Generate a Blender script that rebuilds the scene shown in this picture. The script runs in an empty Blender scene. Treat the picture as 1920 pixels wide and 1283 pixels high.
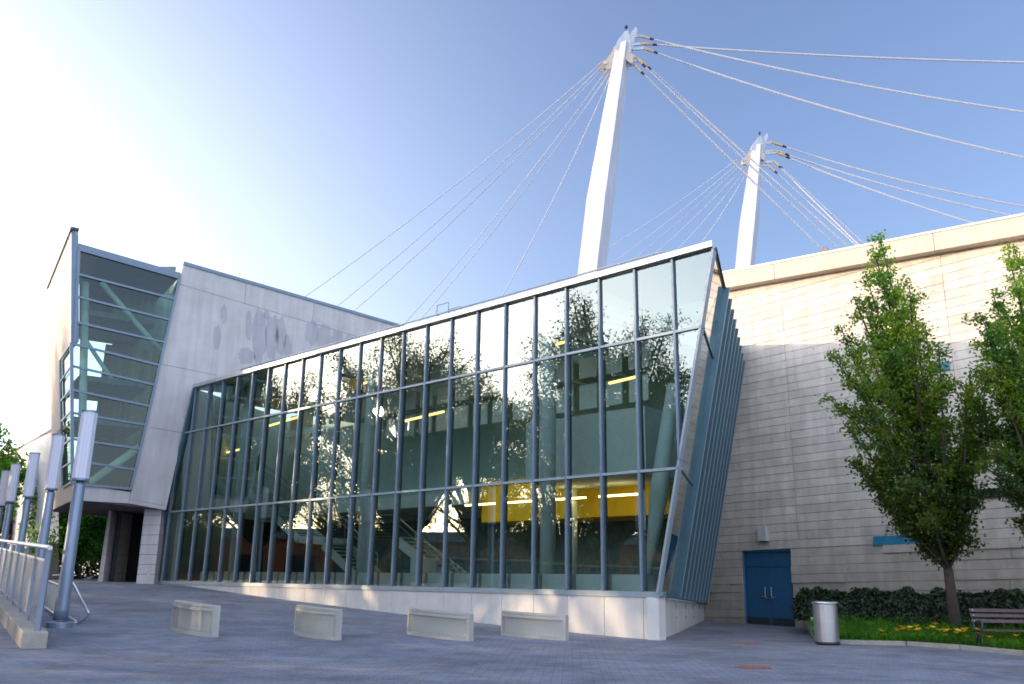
import bpy, math, random
import numpy as np
from mathutils import Vector, Matrix
R = math.radians
rnd = random.Random(7)
sc = bpy.context.scene
col = sc.collection

# ------------------------------------------------------------------ camera
EYE = 1.35
FPX = 1650.0                      # focal length in photo pixels (photo is 1920 wide)
PITCH = math.atan2(449.0, FPX)
SR = 0.015; CR = math.sqrt(1 - SR * SR)
X0 = Vector((1, 0, 0)); U0 = Vector((0, -math.sin(PITCH), math.cos(PITCH)))
FW = Vector((0, math.cos(PITCH), math.sin(PITCH)))
CX = X0 * CR + U0 * SR
CU = U0 * CR - X0 * SR
CAM = Vector((0, 0, EYE))
cd = bpy.data.cameras.new('camera'); co = bpy.data.objects.new('camera', cd); col.objects.link(co)
cd.sensor_width = 36; cd.lens = FPX / 1920 * 36; cd.clip_start = 0.05; cd.clip_end = 5000
M = Matrix((CX, CU, -FW)).transposed().to_4x4(); M.translation = CAM
co.matrix_world = M
sc.camera = co

def ray(px, py):
    return FW * FPX + CX * (px - 960) - CU * (py - 641.5)
def at(px, py, Y):                # point of the photo at world depth Y
    r = ray(px, py); return CAM + r * (Y / r.y)
def hit(px, py, p0, n):
    r = ray(px, py); return CAM + r * ((p0 - CAM).dot(n) / r.dot(n))

# ------------------------------------------------------------------ helpers
def tag(o, label=None, cat=None, group=None, kind=None):
    if label: o['label'] = label
    if cat: o['category'] = cat
    if group: o['group'] = group
    if kind: o['kind'] = kind
    return o
def empty(name, loc=(0, 0, 0), rz=0.0, label=None, cat=None, group=None):
    o = bpy.data.objects.new(name, None); col.objects.link(o)
    o.location = loc; o.rotation_euler = (0, 0, rz); o.empty_display_size = .3
    return tag(o, label, cat, group)
def mw(o):
    m = Matrix.Translation(o.location) @ o.rotation_euler.to_matrix().to_4x4()
    return (mw(o.parent) @ m) if o.parent else m

class MB:
    """collects shapes in WORLD coordinates; build() links one mesh object"""
    def __init__(s): s.v = []; s.f = []; s.mi = []; s.cm = 0
    def add(s, vs, fs):
        b = len(s.v); s.v += [Vector(v) for v in vs]
        s.f += [[b + i for i in f] for f in fs]; s.mi += [s.cm] * len(fs)
    def hexa(s, a):               # a: 4 bottom, 4 top
        s.add(a, [(3, 2, 1, 0), (4, 5, 6, 7), (0, 1, 5, 4), (1, 2, 6, 5), (2, 3, 7, 6), (3, 0, 4, 7)])
    def box(s, c, sx, sy, sz, rz=0.0):
        c = Vector(c); m = Matrix.Rotation(rz, 3, 'Z'); a = []
        for z in (-sz / 2, sz / 2):
            for x, y in ((-1, -1), (1, -1), (1, 1), (-1, 1)):
                a.append(c + m @ Vector((x * sx / 2, y * sy / 2, z)))
        s.hexa(a)
    def prism(s, poly, vec):      # polygon (world pts) extruded by vec
        n = len(poly); vec = Vector(vec)
        a = [Vector(p) for p in poly] + [Vector(p) + vec for p in poly]
        nrm = Vector((0, 0, 0))
        for i in range(n): nrm += a[i].cross(a[(i + 1) % n])
        if nrm.dot(vec) > 0:
            fs = [tuple(range(n - 1, -1, -1)), tuple(range(n, 2 * n))] + [(i, (i + 1) % n, n + (i + 1) % n, n + i) for i in range(n)]
        else:
            fs = [tuple(range(n)), tuple(range(2 * n - 1, n - 1, -1))] + [(i, n + i, n + (i + 1) % n, (i + 1) % n) for i in range(n)]
        s.add(a, fs)
    def bar(s, p, q, w, h=None, up=Vector((0, 0, 1))):
        p = Vector(p); q = Vector(q); h = h or w
        d = (q - p).normalized(); a = d.cross(up)
        if a.length < 1e-4: a = Vector((1, 0, 0))
        a.normalize(); b = a.cross(d).normalized()
        s.hexa([p - a * w / 2 - b * h / 2, p + a * w / 2 - b * h / 2, p + a * w / 2 + b * h / 2, p - a * w / 2 + b * h / 2,
                q - a * w / 2 - b * h / 2, q + a * w / 2 - b * h / 2, q + a * w / 2 + b * h / 2, q - a * w / 2 + b * h / 2])
    def tube(s, pts, rs, n=8, cap=True):
        pts = [Vector(p) for p in pts]
        if not hasattr(rs, '__len__'): rs = [rs] * len(pts)
        vs = []; ref = None
        for i, p in enumerate(pts):
            d = (pts[min(i + 1, len(pts) - 1)] - pts[max(i - 1, 0)]).normalized()
            if ref is None:
                ref = d.cross(Vector((0, 0, 1)))
                if ref.length < .05: ref = d.cross(Vector((1, 0, 0)))
            a = (ref - d * ref.dot(d)).normalized(); ref = a; b = d.cross(a)
            for k in range(n):
                t = 2 * math.pi * k / n
                vs.append(p + (a * math.cos(t) + b * math.sin(t)) * rs[i])
        fs = []
        for i in range(len(pts) - 1):
            for k in range(n):
                fs.append((i * n + k, i * n + (k + 1) % n, (i + 1) * n + (k + 1) % n, (i + 1) * n + k))
        if cap:
            fs.append(tuple(range(n - 1, -1, -1))); fs.append(tuple((len(pts) - 1) * n + k for k in range(n)))
        s.add(vs, fs)
    def lathe(s, c, prof, n=24):  # prof: (r, z)
        c = Vector(c); vs = []; fs = []
        for r, z in prof:
            for k in range(n):
                t = 2 * math.pi * k / n; vs.append(c + Vector((r * math.cos(t), r * math.sin(t), z)))
        for i in range(len(prof) - 1):
            for k in range(n):
                fs.append((i * n + k, i * n + (k + 1) % n, (i + 1) * n + (k + 1) % n, (i + 1) * n + k))
        fs.append(tuple(range(n - 1, -1, -1))); fs.append(tuple((len(prof) - 1) * n + k for k in range(n)))
        s.add(vs, fs)
    def pane(s, poly, outward):   # one flat face turned to look outward
        nn = Vector((0, 0, 0)); q = [Vector(p) for p in poly]
        for i in range(1, len(q) - 1): nn += (q[i] - q[0]).cross(q[i + 1] - q[0])
        if nn.dot(outward) < 0: q.reverse()
        s.add(q, [tuple(range(len(q)))])
    def build(s, name, mats, parent=None, smooth=False, bevel=0.0):
        me = bpy.data.meshes.new(name)
        inv = mw(parent).inverted() if parent else None
        vs = [(inv @ v) if inv else v for v in s.v]
        me.from_pydata([tuple(v) for v in vs], [], s.f)
        if not isinstance(mats, (list, tuple)): mats = [mats]
        for m in mats: me.materials.append(m)
        if len(mats) > 1: me.polygons.foreach_set('material_index', s.mi)
        if smooth: me.polygons.foreach_set('use_smooth', [True] * len(me.polygons))
        me.update()
        o = bpy.data.objects.new(name, me); col.objects.link(o)
        if parent: o.parent = parent
        if bevel:
            b = o.modifiers.new('bevel', 'BEVEL'); b.width = bevel; b.segments = 2; b.limit_method = 'ANGLE'
        return o

def copy_tree(o, parent=None):
    c = o.copy(); col.objects.link(c)
    if parent: c.parent = parent
    for ch in [k for k in col.objects if k.parent == o]: copy_tree(ch, c)
    return c

def clip(poly, fn):               # keep fn(p) >= 0, poly of 2D tuples, fn affine
    out = []
    for i in range(len(poly)):
        a, b = poly[i], poly[(i + 1) % len(poly)]; fa, fb = fn(a), fn(b)
        if fa >= 0: out.append(a)
        if (fa >= 0) != (fb >= 0):
            t = fa / (fa - fb); out.append((a[0] + (b[0] - a[0]) * t, a[1] + (b[1] - a[1]) * t))
    return out

# ------------------------------------------------------------------ materials
def new_mat(name):
    m = bpy.data.materials.new(name); m.use_nodes = True
    nt = m.node_tree; nt.nodes.clear()
    out = nt.nodes.new('ShaderNodeOutputMaterial')
    return m, nt, out
def N(nt, t, **kw):
    n = nt.nodes.new(t)
    for k, v in kw.items():
        if k in n.inputs: n.inputs[k].default_value = v
        else: setattr(n, k, v)
    return n
def c4(c): return (c[0], c[1], c[2], 1)
def mat(name, base, rough=.6, metal=0.0, var=.12, scale=3.0, bump=0.0, bscale=40.0, streak=0.0, spec=.5, fine=.0, zg=None, isl=.0):
    """noise-varied principled surface (object coordinates = world metres)"""
    m, nt, out = new_mat(name); L = nt.links
    p = N(nt, 'ShaderNodeBsdfPrincipled', Roughness=rough, Metallic=metal)
    p.inputs['Specular IOR Level'].default_value = spec
    g = N(nt, 'ShaderNodeNewGeometry')
    n1 = N(nt, 'ShaderNodeTexNoise', Scale=scale, Detail=6.0, Roughness=.65)
    L.new(g.outputs['Position'], n1.inputs['Vector'])
    r = N(nt, 'ShaderNodeMapRange'); r.inputs[1].default_value = .3; r.inputs[2].default_value = .7
    r.inputs[3].default_value = 1 - var; r.inputs[4].default_value = 1 + var
    L.new(n1.outputs[0], r.inputs[0]); last = r.outputs[0]
    if streak:
        mp = N(nt, 'ShaderNodeMapping'); mp.inputs['Scale'].default_value = (1, 1, .08)
        L.new(g.outputs['Position'], mp.inputs[0])
        n2 = N(nt, 'ShaderNodeTexNoise', Scale=4.0, Detail=4.0); L.new(mp.outputs[0], n2.inputs['Vector'])
        r2 = N(nt, 'ShaderNodeMapRange'); r2.inputs[1].default_value = .35; r2.inputs[2].default_value = .65
        r2.inputs[3].default_value = 1 - streak; r2.inputs[4].default_value = 1 + streak * .5
        L.new(n2.outputs[0], r2.inputs[0])
        mm = N(nt, 'ShaderNodeMath', operation='MULTIPLY'); L.new(last, mm.inputs[0]); L.new(r2.outputs[0], mm.inputs[1]); last = mm.outputs[0]
    if fine:
        n3 = N(nt, 'ShaderNodeTexNoise', Scale=60.0, Detail=3.0); L.new(g.outputs['Position'], n3.inputs['Vector'])
        r3 = N(nt, 'ShaderNodeMapRange'); r3.inputs[1].default_value = .3; r3.inputs[2].default_value = .7
        r3.inputs[3].default_value = 1 - fine; r3.inputs[4].default_value = 1 + fine
        L.new(n3.outputs[0], r3.inputs[0])
        mm = N(nt, 'ShaderNodeMath', operation='MULTIPLY'); L.new(last, mm.inputs[0]); L.new(r3.outputs[0], mm.inputs[1]); last = mm.outputs[0]
    if isl:                         # each block its own tone
        r5 = N(nt, 'ShaderNodeMapRange'); r5.inputs[3].default_value = 1 - isl; r5.inputs[4].default_value = 1 + isl
        L.new(g.outputs['Random Per Island'], r5.inputs[0])
        mm = N(nt, 'ShaderNodeMath', operation='MULTIPLY'); L.new(last, mm.inputs[0]); L.new(r5.outputs[0], mm.inputs[1]); last = mm.outputs[0]
    if zg:                          # shade at the foot of the wall put into the colour: factor zg[2] at z=zg[0] up to 1 at zg[1]
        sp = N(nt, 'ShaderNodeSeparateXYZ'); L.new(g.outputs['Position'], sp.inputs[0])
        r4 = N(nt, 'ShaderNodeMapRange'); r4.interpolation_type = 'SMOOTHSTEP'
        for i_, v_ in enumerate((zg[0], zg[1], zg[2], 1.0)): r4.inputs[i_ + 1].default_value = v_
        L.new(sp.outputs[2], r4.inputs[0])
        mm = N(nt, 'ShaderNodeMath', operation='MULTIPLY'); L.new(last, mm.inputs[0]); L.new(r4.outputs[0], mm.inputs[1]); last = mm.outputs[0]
    mx = N(nt, 'ShaderNodeVectorMath', operation='SCALE'); mx.inputs[0].default_value = base
    L.new(last, mx.inputs['Scale']); L.new(mx.outputs[0], p.inputs['Base Color'])
    if bump:
        nb = N(nt, 'ShaderNodeTexNoise', Scale=bscale, Detail=5.0); L.new(g.outputs['Position'], nb.inputs['Vector'])
        b = N(nt, 'ShaderNodeBump', Strength=bump, Distance=.02); L.new(nb.outputs[0], b.inputs['Height']); L.new(b.outputs[0], p.inputs['Normal'])
    L.new(p.outputs[0], out.inputs[0])
    return m

def leaf_mat(name, base, trans=.35, tip=None, zr=None):
    m, nt, out = new_mat(name); L = nt.links
    g = N(nt, 'ShaderNodeNewGeometry')
    n1 = N(nt, 'ShaderNodeTexNoise', Scale=1.3, Detail=3.0); L.new(g.outputs['Position'], n1.inputs['Vector'])
    rp = N(nt, 'ShaderNodeMapRange'); rp.inputs[1].default_value = 0; rp.inputs[2].default_value = 1
    rp.inputs[3].default_value = .55; rp.inputs[4].default_value = 1.5
    L.new(g.outputs['Random Per Island'], rp.inputs[0])
    mix = N(nt, 'ShaderNodeMix', data_type='RGBA'); tip = tip or (base[0] * 1.7, base[1] * 1.25, base[2] * .8)
    mix.inputs[6].default_value = c4(base); mix.inputs[7].default_value = c4(tip)
    r1 = N(nt, 'ShaderNodeMapRange'); r1.inputs[1].default_value = .35; r1.inputs[2].default_value = .65
    L.new(n1.outputs[0], r1.inputs[0]); L.new(r1.outputs[0], mix.inputs[0])
    sc__ = rp.outputs[0]
    if zr:                          # crown shade put into the leaf colour: darker low, lighter towards the top
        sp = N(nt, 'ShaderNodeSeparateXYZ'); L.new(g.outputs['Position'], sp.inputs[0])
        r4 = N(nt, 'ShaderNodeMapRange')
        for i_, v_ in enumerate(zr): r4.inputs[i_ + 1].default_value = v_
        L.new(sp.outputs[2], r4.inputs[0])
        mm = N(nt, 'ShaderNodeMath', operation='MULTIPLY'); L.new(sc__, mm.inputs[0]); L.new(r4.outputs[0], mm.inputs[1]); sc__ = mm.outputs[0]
    v = N(nt, 'ShaderNodeVectorMath', operation='SCALE'); L.new(mix.outputs[2], v.inputs[0]); L.new(sc__, v.inputs['Scale'])
    d = N(nt, 'ShaderNodeBsdfPrincipled', Roughness=.45); L.new(v.outputs[0], d.inputs['Base Color'])
    d.inputs['Specular IOR Level'].default_value = .35
    t = N(nt, 'ShaderNodeBsdfTranslucent')
    v2 = N(nt, 'ShaderNodeVectorMath', operation='MULTIPLY'); v2.inputs[1].default_value = (2.2, 2.0, .7)
    L.new(v.outputs[0], v2.inputs[0]); L.new(v2.outputs[0], t.inputs[0])
    ms = N(nt, 'ShaderNodeMixShader'); ms.inputs[0].default_value = trans
    L.new(d.outputs[0], ms.inputs[1]); L.new(t.outputs[0], ms.inputs[2]); L.new(ms.outputs[0], out.inputs[0])
    return m

def glass_mat(name, tint=(.50, .78, .74), refl=.30, col_r=(1, 1, 1), wav=0.0):
    m, nt, out = new_mat(name); L = nt.links
    tr = N(nt, 'ShaderNodeBsdfTransparent'); tr.inputs[0].default_value = c4(tint)
    gl = N(nt, 'ShaderNodeBsdfGlossy', Roughness=0.0); gl.inputs[0].default_value = c4(col_r)
    if wav:
        g = N(nt, 'ShaderNodeNewGeometry')
        nb = N(nt, 'ShaderNodeTexNoise', Scale=.9, Detail=1.0); L.new(g.outputs['Position'], nb.inputs['Vector'])
        b = N(nt, 'ShaderNodeBump', Strength=wav, Distance=.02); L.new(nb.outputs[0], b.inputs['Height']); L.new(b.outputs[0], gl.inputs['Normal'])
    lw = N(nt, 'ShaderNodeLayerWeight', Blend=.35)
    r = N(nt, 'ShaderNodeMapRange'); r.inputs[3].default_value = refl; r.inputs[4].default_value = 1.0
    L.new(lw.outputs['Fresnel'], r.inputs[0])
    ms = N(nt, 'ShaderNodeMixShader'); L.new(r.outputs[0], ms.inputs[0])
    L.new(tr.outputs[0], ms.inputs[1]); L.new(gl.outputs[0], ms.inputs[2]); L.new(ms.outputs[0], out.inputs[0])
    return m

def paver_mat():
    m, nt, out = new_mat('paver'); L = nt.links
    g = N(nt, 'ShaderNodeNewGeometry')
    mp = N(nt, 'ShaderNodeMapping'); mp.inputs['Rotation'].default_value = (0, 0, R(4))
    L.new(g.outputs['Position'], mp.inputs[0])
    br = N(nt, 'ShaderNodeTexBrick', Scale=1.0)
    br.inputs['Color1'].default_value = (.135, .155, .215, 1); br.inputs['Color2'].default_value = (.19, .19, .21, 1)
    br.inputs['Mortar'].default_value = (.07, .075, .09, 1)
    br.inputs['Mortar Size'].default_value = .007; br.inputs['Brick Width'].default_value = .30; br.inputs['Row Height'].default_value = .15
    br.inputs['Mortar Smooth'].default_value = .3
    L.new(mp.outputs[0], br.inputs['Vector'])
    n1 = N(nt, 'ShaderNodeTexNoise', Scale=.35, Detail=7.0, Roughness=.7); L.new(g.outputs['Position'], n1.inputs['Vector'])
    r1 = N(nt, 'ShaderNodeMapRange'); r1.inputs[1].default_value = .3; r1.inputs[2].default_value = .7; r1.inputs[3].default_value = .62; r1.inputs[4].default_value = 1.35
    L.new(n1.outputs[0], r1.inputs[0])
    n2 = N(nt, 'ShaderNodeTexNoise', Scale=25.0, Detail=4.0); L.new(g.outputs['Position'], n2.inputs['Vector'])
    r2 = N(nt, 'ShaderNodeMapRange'); r2.inputs[1].default_value = .3; r2.inputs[2].default_value = .7; r2.inputs[3].default_value = .85; r2.inputs[4].default_value = 1.15
    L.new(n2.outputs[0], r2.inputs[0])
    mm = N(nt, 'ShaderNodeMath', operation='MULTIPLY'); L.new(r1.outputs[0], mm.inputs[0]); L.new(r2.outputs[0], mm.inputs[1])
    v = N(nt, 'ShaderNodeVectorMath', operation='SCALE'); L.new(br.outputs[0], v.inputs[0]); L.new(mm.outputs[0], v.inputs['Scale'])
    # worn paths, spills and gum
    n4 = N(nt, 'ShaderNodeTexNoise', Scale=1.1, Detail=8.0, Roughness=.75, Distortion=.6); L.new(g.outputs['Position'], n4.inputs['Vector'])
    r4 = N(nt, 'ShaderNodeMapRange'); r4.inputs[1].default_value = .36; r4.inputs[2].default_value = .56; r4.inputs[3].default_value = .70; r4.inputs[4].default_value = 1.08; L.new(n4.outputs[0], r4.inputs[0])
    vo = N(nt, 'ShaderNodeTexVoronoi', Scale=1.3); L.new(g.outputs['Position'], vo.inputs['Vector'])
    r6 = N(nt, 'ShaderNodeMapRange'); r6.inputs[1].default_value = .03; r6.inputs[2].default_value = .05; r6.inputs[3].default_value = .45; r6.inputs[4].default_value = 1.0; L.new(vo.outputs['Distance'], r6.inputs[0])
    m7 = N(nt, 'ShaderNodeMath', operation='MULTIPLY'); L.new(r4.outputs[0], m7.inputs[0]); L.new(r6.outputs[0], m7.inputs[1])
    v8 = N(nt, 'ShaderNodeVectorMath', operation='SCALE'); L.new(v.outputs[0], v8.inputs[0]); L.new(m7.outputs[0], v8.inputs['Scale'])
    p = N(nt, 'ShaderNodeBsdfPrincipled', Roughness=.75); L.new(v8.outputs[0], p.inputs['Base Color'])
    b = N(nt, 'ShaderNodeBump', Strength=.5, Distance=.01); L.new(br.outputs['Fac'], b.inputs['Height']); b.invert = True
    L.new(b.outputs[0], p.inputs['Normal'])
    L.new(p.outputs[0], out.inputs[0])
    return m

def mesh_mat(name, base, cell=.035, hole=.30, square=False, metal=0.0, rough=.45):
    """perforated sheet; uses the UV map in metres"""
    m, nt, out = new_mat(name); L = nt.links
    uv = N(nt, 'ShaderNodeUVMap')
    mp = N(nt, 'ShaderNodeMapping'); mp.inputs['Scale'].default_value = (1 / cell, 1 / cell * (1.0 if square else 1.5), 1)
    if not square: mp.inputs['Rotation'].default_value = (0, 0, R(45))
    L.new(uv.outputs[0], mp.inputs[0])
    fr = N(nt, 'ShaderNodeVectorMath', operation='FRACTION'); L.new(mp.outputs[0], fr.inputs[0])
    sb = N(nt, 'ShaderNodeVectorMath', operation='SUBTRACT'); sb.inputs[1].default_value = (.5, .5, 0); L.new(fr.outputs[0], sb.inputs[0])
    sx = N(nt, 'ShaderNodeSeparateXYZ'); L.new(sb.outputs[0], sx.inputs[0])
    ax = N(nt, 'ShaderNodeMath', operation='ABSOLUTE'); L.new(sx.outputs[0], ax.inputs[0])
    ay = N(nt, 'ShaderNodeMath', operation='ABSOLUTE'); L.new(sx.outputs[1], ay.inputs[0])
    mx = N(nt, 'ShaderNodeMath', operation='MAXIMUM'); L.new(ax.outputs[0], mx.inputs[0]); L.new(ay.outputs[0], mx.inputs[1])
    lt = N(nt, 'ShaderNodeMath', operation='LESS_THAN'); L.new(mx.outputs[0], lt.inputs[0]); lt.inputs[1].default_value = hole
    p = N(nt, 'ShaderNodeBsdfPrincipled', Roughness=rough, Metallic=metal); p.inputs['Base Color'].default_value = c4(base)
    t = N(nt, 'ShaderNodeBsdfTransparent')
    ms = N(nt, 'ShaderNodeMixShader'); L.new(lt.outputs[0], ms.inputs[0]); L.new(p.outputs[0], ms.inputs[1]); L.new(t.outputs[0], ms.inputs[2])
    L.new(ms.outputs[0], out.inputs[0])
    return m

def emit_mat(name, colr, s, base=(.8, .8, .8)):
    m, nt, out = new_mat(name)
    p = N(nt, 'ShaderNodeBsdfPrincipled', Roughness=.4); p.inputs['Base Color'].default_value = c4(base)
    p.inputs['Emission Color'].default_value = c4(colr); p.inputs['Emission Strength'].default_value = s
    nt.links.new(p.outputs[0], out.inputs[0]); return m

mPaver = paver_mat()
mConc = mat('concrete', (.49, .465, .46), .75, var=.10, scale=.9, streak=.10, bump=.15, fine=.05)
mConcD = mat('concrete_stain', (.385, .37, .39), .8, var=.10, scale=.9, streak=.10, fine=.05)
mBase = mat('base_concrete', (.52, .50, .47), .7, var=.10, scale=1.2, streak=.06, bump=.12, fine=.04)
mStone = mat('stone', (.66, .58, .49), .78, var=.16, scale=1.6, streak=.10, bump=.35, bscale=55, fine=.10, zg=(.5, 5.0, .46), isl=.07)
mStone2 = mat('stone_coping', (.56, .47, .37), .75, var=.07, scale=1.5, streak=.05, fine=.04)
mDim = mat('dim_hall_wall', (.15, .19, .18), .7, var=.3)
mBayW = mat('bay_wall', (.20, .26, .22), .8, var=.15, streak=.2)
mBayD = mat('bay_dark', (.02, .022, .02), .8, var=.3)
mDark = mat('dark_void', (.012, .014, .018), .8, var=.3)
mFrame = mat('grey_frame_paint', (.15, .20, .26), .42, metal=.2, var=.10, scale=2)
mFrameL = mat('light_frame_paint', (.27, .32, .36), .4, metal=.2, var=.08)
mFin = mat('blue_fin_metal', (.085, .17, .215), .35, metal=.35, var=.12, scale=2)
mRoof = mat('roof_metal', (.50, .50, .50), .4, metal=.5, var=.08)
mWhite = mat('white_paint', (.78, .78, .76), .45, var=.04, scale=1)
mMast = mat('mast_paint', (.48, .49, .53), .55, var=.05, scale=.8, streak=.12)
mCable = mat('cable_white', (.46, .46, .48), .8, var=.05)
mBrass = mat('bronze_socket', (.50, .38, .26), .4, metal=.6, var=.2)
mDkMet = mat('dark_metal', (.05, .05, .06), .4, metal=.6, var=.2)
mSteel = mat('brushed_steel', (.55, .55, .56), .28, metal=.9, var=.1)
mPole = mat('pole_paint', (.20, .25, .34), .35, metal=.4, var=.06)
mBlue = mat('blue_door_paint', (.014, .075, .165), .45, var=.12, scale=1.5)
mBlueP = mat('blue_panel', (.02, .18, .29), .35, var=.12)
mSlot = mat('dark_glass', (.02, .025, .03), .12, var=.1)
mIntW = mat('interior_white', (.80, .84, .80), .7, var=.06)
mIntG = mat('interior_grey', (.55, .68, .65), .8, var=.08)
mYel = mat('interior_yellow', (.95, .60, .015), .6, var=.10, scale=.7)
mFloor = mat('interior_floor', (.34, .31, .27), .35, var=.1)
mWood = mat('bench_wood', (.07, .04, .038), .5, var=.25, scale=12)
mBark = mat('bark', (.05, .036, .028), .9, var=.35, scale=9, bump=.6, bscale=30)
mSoil = mat('soil', (.035, .045, .02), .95, var=.4, scale=3)
mKerb = mat('kerb_stone', (.30, .28, .25), .8, var=.15, scale=3, fine=.1)
mBrick = mat('orange_brick', (.50, .16, .06), .8, var=.2)
mRust = mat('rusty_cover', (.22, .09, .06), .8, var=.25, scale=8)
mGlass = glass_mat('hall_glass', (.80, .98, .95), .22, (.60, .71, .68), wav=.02)
mGlassE = glass_mat('end_glass', (.35, .55, .58), .45)
mGlassB = glass_mat('bay_glass', (.52, .76, .68), .04, (.46, .50, .50))
mShade = emit_mat('lamp_acrylic', (.9, .9, 1), .0, base=(.62, .62, .70))
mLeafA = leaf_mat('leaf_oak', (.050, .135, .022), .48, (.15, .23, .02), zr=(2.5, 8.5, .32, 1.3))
mLeafB = leaf_mat('leaf_dark', (.030, .065, .014), .30)
mLeafC = leaf_mat('leaf_deep', (.04, .15, .02), .45, (.09, .24, .02))
mLeafR = leaf_mat('leaf_russet', (.12, .055, .02), .35)
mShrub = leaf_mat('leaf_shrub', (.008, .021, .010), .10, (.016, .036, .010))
mGrass = leaf_mat('grass_blade', (.045, .16, .012), .35, (.08, .22, .012))
mLily = mat('lily_petal', (.90, .52, .02), .5, var=.12)
mMeshB = mesh_mat('expanded_mesh_grey', (.42, .41, .37), .05, .30)
mBenchF = mat('bench_frame_paint', (.36, .35, .32), .45, var=.08, scale=4)
mMeshR = mesh_mat('railing_mesh', (.20, .24, .30), .02, .26, square=True)
mMeshC = mesh_mat('bin_mesh', (.50, .50, .52), .028, .27, square=True, metal=.8, rough=.3)

# ------------------------------------------------------------------ reference frames
G0 = Vector((0, 0, 0)); UZ = Vector((0, 0, 1))
C = hit(1237, 1201, G0, UZ)                             # plinth corner on the ground
dv = ray(-870, 1062.5); dF = Vector((dv.x, dv.y, 0)).normalized()     # along the glass front, away to the left
nF = Vector((-dF.y, dF.x, 0))
if nF.y > 0: nF = -nF                                   # outward, towards the plaza
def F(s, z, off=0.0): return Vector((C.x, C.y, 0)) + dF * s + nF * off + UZ * z
def FP(px, py, off=0.0):                                # photo pixel on a plane parallel to the front -> (s, z)
    p = hit(px, py, F(0, 0, off), nF); q = p - F(0, 0, off); return q.dot(dF), p.z
T0 = C.dot(dF)
_gt = [(-1e6, 0), (0, 0), (1.7, .026), (6.1, .153), (9.9, .29), (17.6, .62), (24.3, .97), (31, 1.08), (45, 1.12), (1e6, 1.12)]
def gz(x, y):
    t = Vector((x, y, 0)).dot(dF) - T0
    for (a, za), (b, zb) in zip(_gt, _gt[1:]):
        if t <= b: return za + (zb - za) * (t - a) / (b - a)
    return 1.12
def ground(px, py):                                     # photo pixel on the rising ground
    z = 0.0
    for _ in range(40):
        p = hit(px, py, Vector((0, 0, z)), UZ); z = z * .5 + .5 * gz(p.x, p.y)
    p.z = gz(p.x, p.y); return p

# stone wall plane
S0 = hit(1440, 1175, G0, UZ)
dv = ray(-657, 1066); dS = -Vector((dv.x, dv.y, 0)).normalized()      # along the wall, towards the right/near
nS = Vector((dS.y, -dS.x, 0))
if nS.y > 0: nS = -nS
def S(u, z, off=0.0): return Vector((S0.x, S0.y, 0)) + dS * u + nS * off + UZ * z
def SP(px, py, off=0.0):
    p = hit(px, py, S(0, 0, off), nS); return (p - S(0, 0, off)).dot(dS), p.z

# the sun stands where the photo's glint in the glass shows it
gp_ = hit(712, 771, F(0, 0), nF); rv = ray(712, 771).normalized(); SUNV = (rv - nF * 2 * rv.dot(nF)).normalized()
GL0 = np.array(list(gp_)); GLD = np.array(list(SUNV))
# ------------------------------------------------------------------ ground
def build_ground():
    def axis(lo, hi, step):
        a = list(np.arange(lo, hi + 1e-6, step)); e = step; v = hi; w = lo
        pre = []; post = []
        while v < 2500: e *= 1.6; v += e; post.append(v)
        e = step
        while w > -2500: e *= 1.6; w -= e; pre.append(w)
        return pre[::-1] + a + post
    xs = axis(-40, 40, 1.0); ys = axis(-10, 70, 1.0)
    vs = [(x, y, gz(x, y)) for y in ys for x in xs]; n = len(xs)
    fs = [(j * n + i, j * n + i + 1, (j + 1) * n + i + 1, (j + 1) * n + i) for j in range(len(ys) - 1) for i in range(n - 1)]
    b = MB(); b.add(vs, fs)
    tag(b.build('plaza_ground', mPaver, smooth=True), kind='structure')
build_ground()

# ------------------------------------------------------------------ glass hall
hall = empty('glass_hall', F(0, 0), 0, 'long slanting glass hall with blue grey mullions on a pale concrete plinth', 'building')
sb0, zb = FP(1237, 1113)
zr1 = FP(1275, 878)[1]; zr2 = FP(1321, 612)[1]; sT, zt = FP(1341, 466)
sL0, _ = FP(284, 1090); sL1, _ = FP(367, 727)
def s_right(z): return sb0 + (sT - sb0) * (z - zb) / (zt - zb)
def s_left(z): return sL0 + (sL1 - sL0) * (z - zb) / (zt - zb)
m0 = FP(1205.5, 1112)[0]; m22 = FP(304, 1092)[0]; st = (m22 - m0) / 21.0
ms = [m0 + st * i for i in range(-1, 22)]
# plinth with a joint under each mullion
b = MB()
edges = [0.0] + [m for m in ms if m > .05] + [sL0 + .3]
for a, c in zip(edges, edges[1:]):
    b.prism([F(a + .006, -.6), F(c - .006, -.6), F(c - .006, zb - .10), F(a + .006, zb - .10)], -nF * .30)
b.build('plinth', mBase, hall, bevel=.008)
b = MB(); b.prism([F(.03, -.6, -.02), F(sL0 + .3, -.6, -.02), F(sL0 + .3, zb - .102, -.02), F(.03, zb - .102, -.02)], -nF * .2)
b.build('plinth_core', mDark, hall)
b = MB(); b.prism([F(sb0, zb - .10, .03), F(sL0, zb - .10, .03), F(sL0, zb + .04, .03), F(sb0, zb + .04, .03)], -nF * .30)
b.build('sill', mFrameL, hall)
for i, s in enumerate(ms):
    z0 = zb + .04; z1 = zt
    w = .034
    if s < s_right(zb) :
        # near the leaning right edge: start where the edge passes
        zz = [zb + (zt - zb) * k / 200 for k in range(201)]
        ok = [z for z in zz if s_right(z) < s - .02]
        if not ok: continue
        z0 = ok[0]
    zz = [zb + (zt - zb) * k / 200 for k in range(201)]
    ok = [z for z in zz if s_left(z) > s + .02]
    if not ok: continue
    z1 = ok[-1]
    b = MB(); b.prism([F(s - w, z0, .075), F(s + w, z0, .075), F(s + w, z1, .075), F(s - w, z1, .075)], -nF * .24)
    b.build('mullion', mFrame, hall, bevel=.006)
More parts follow.
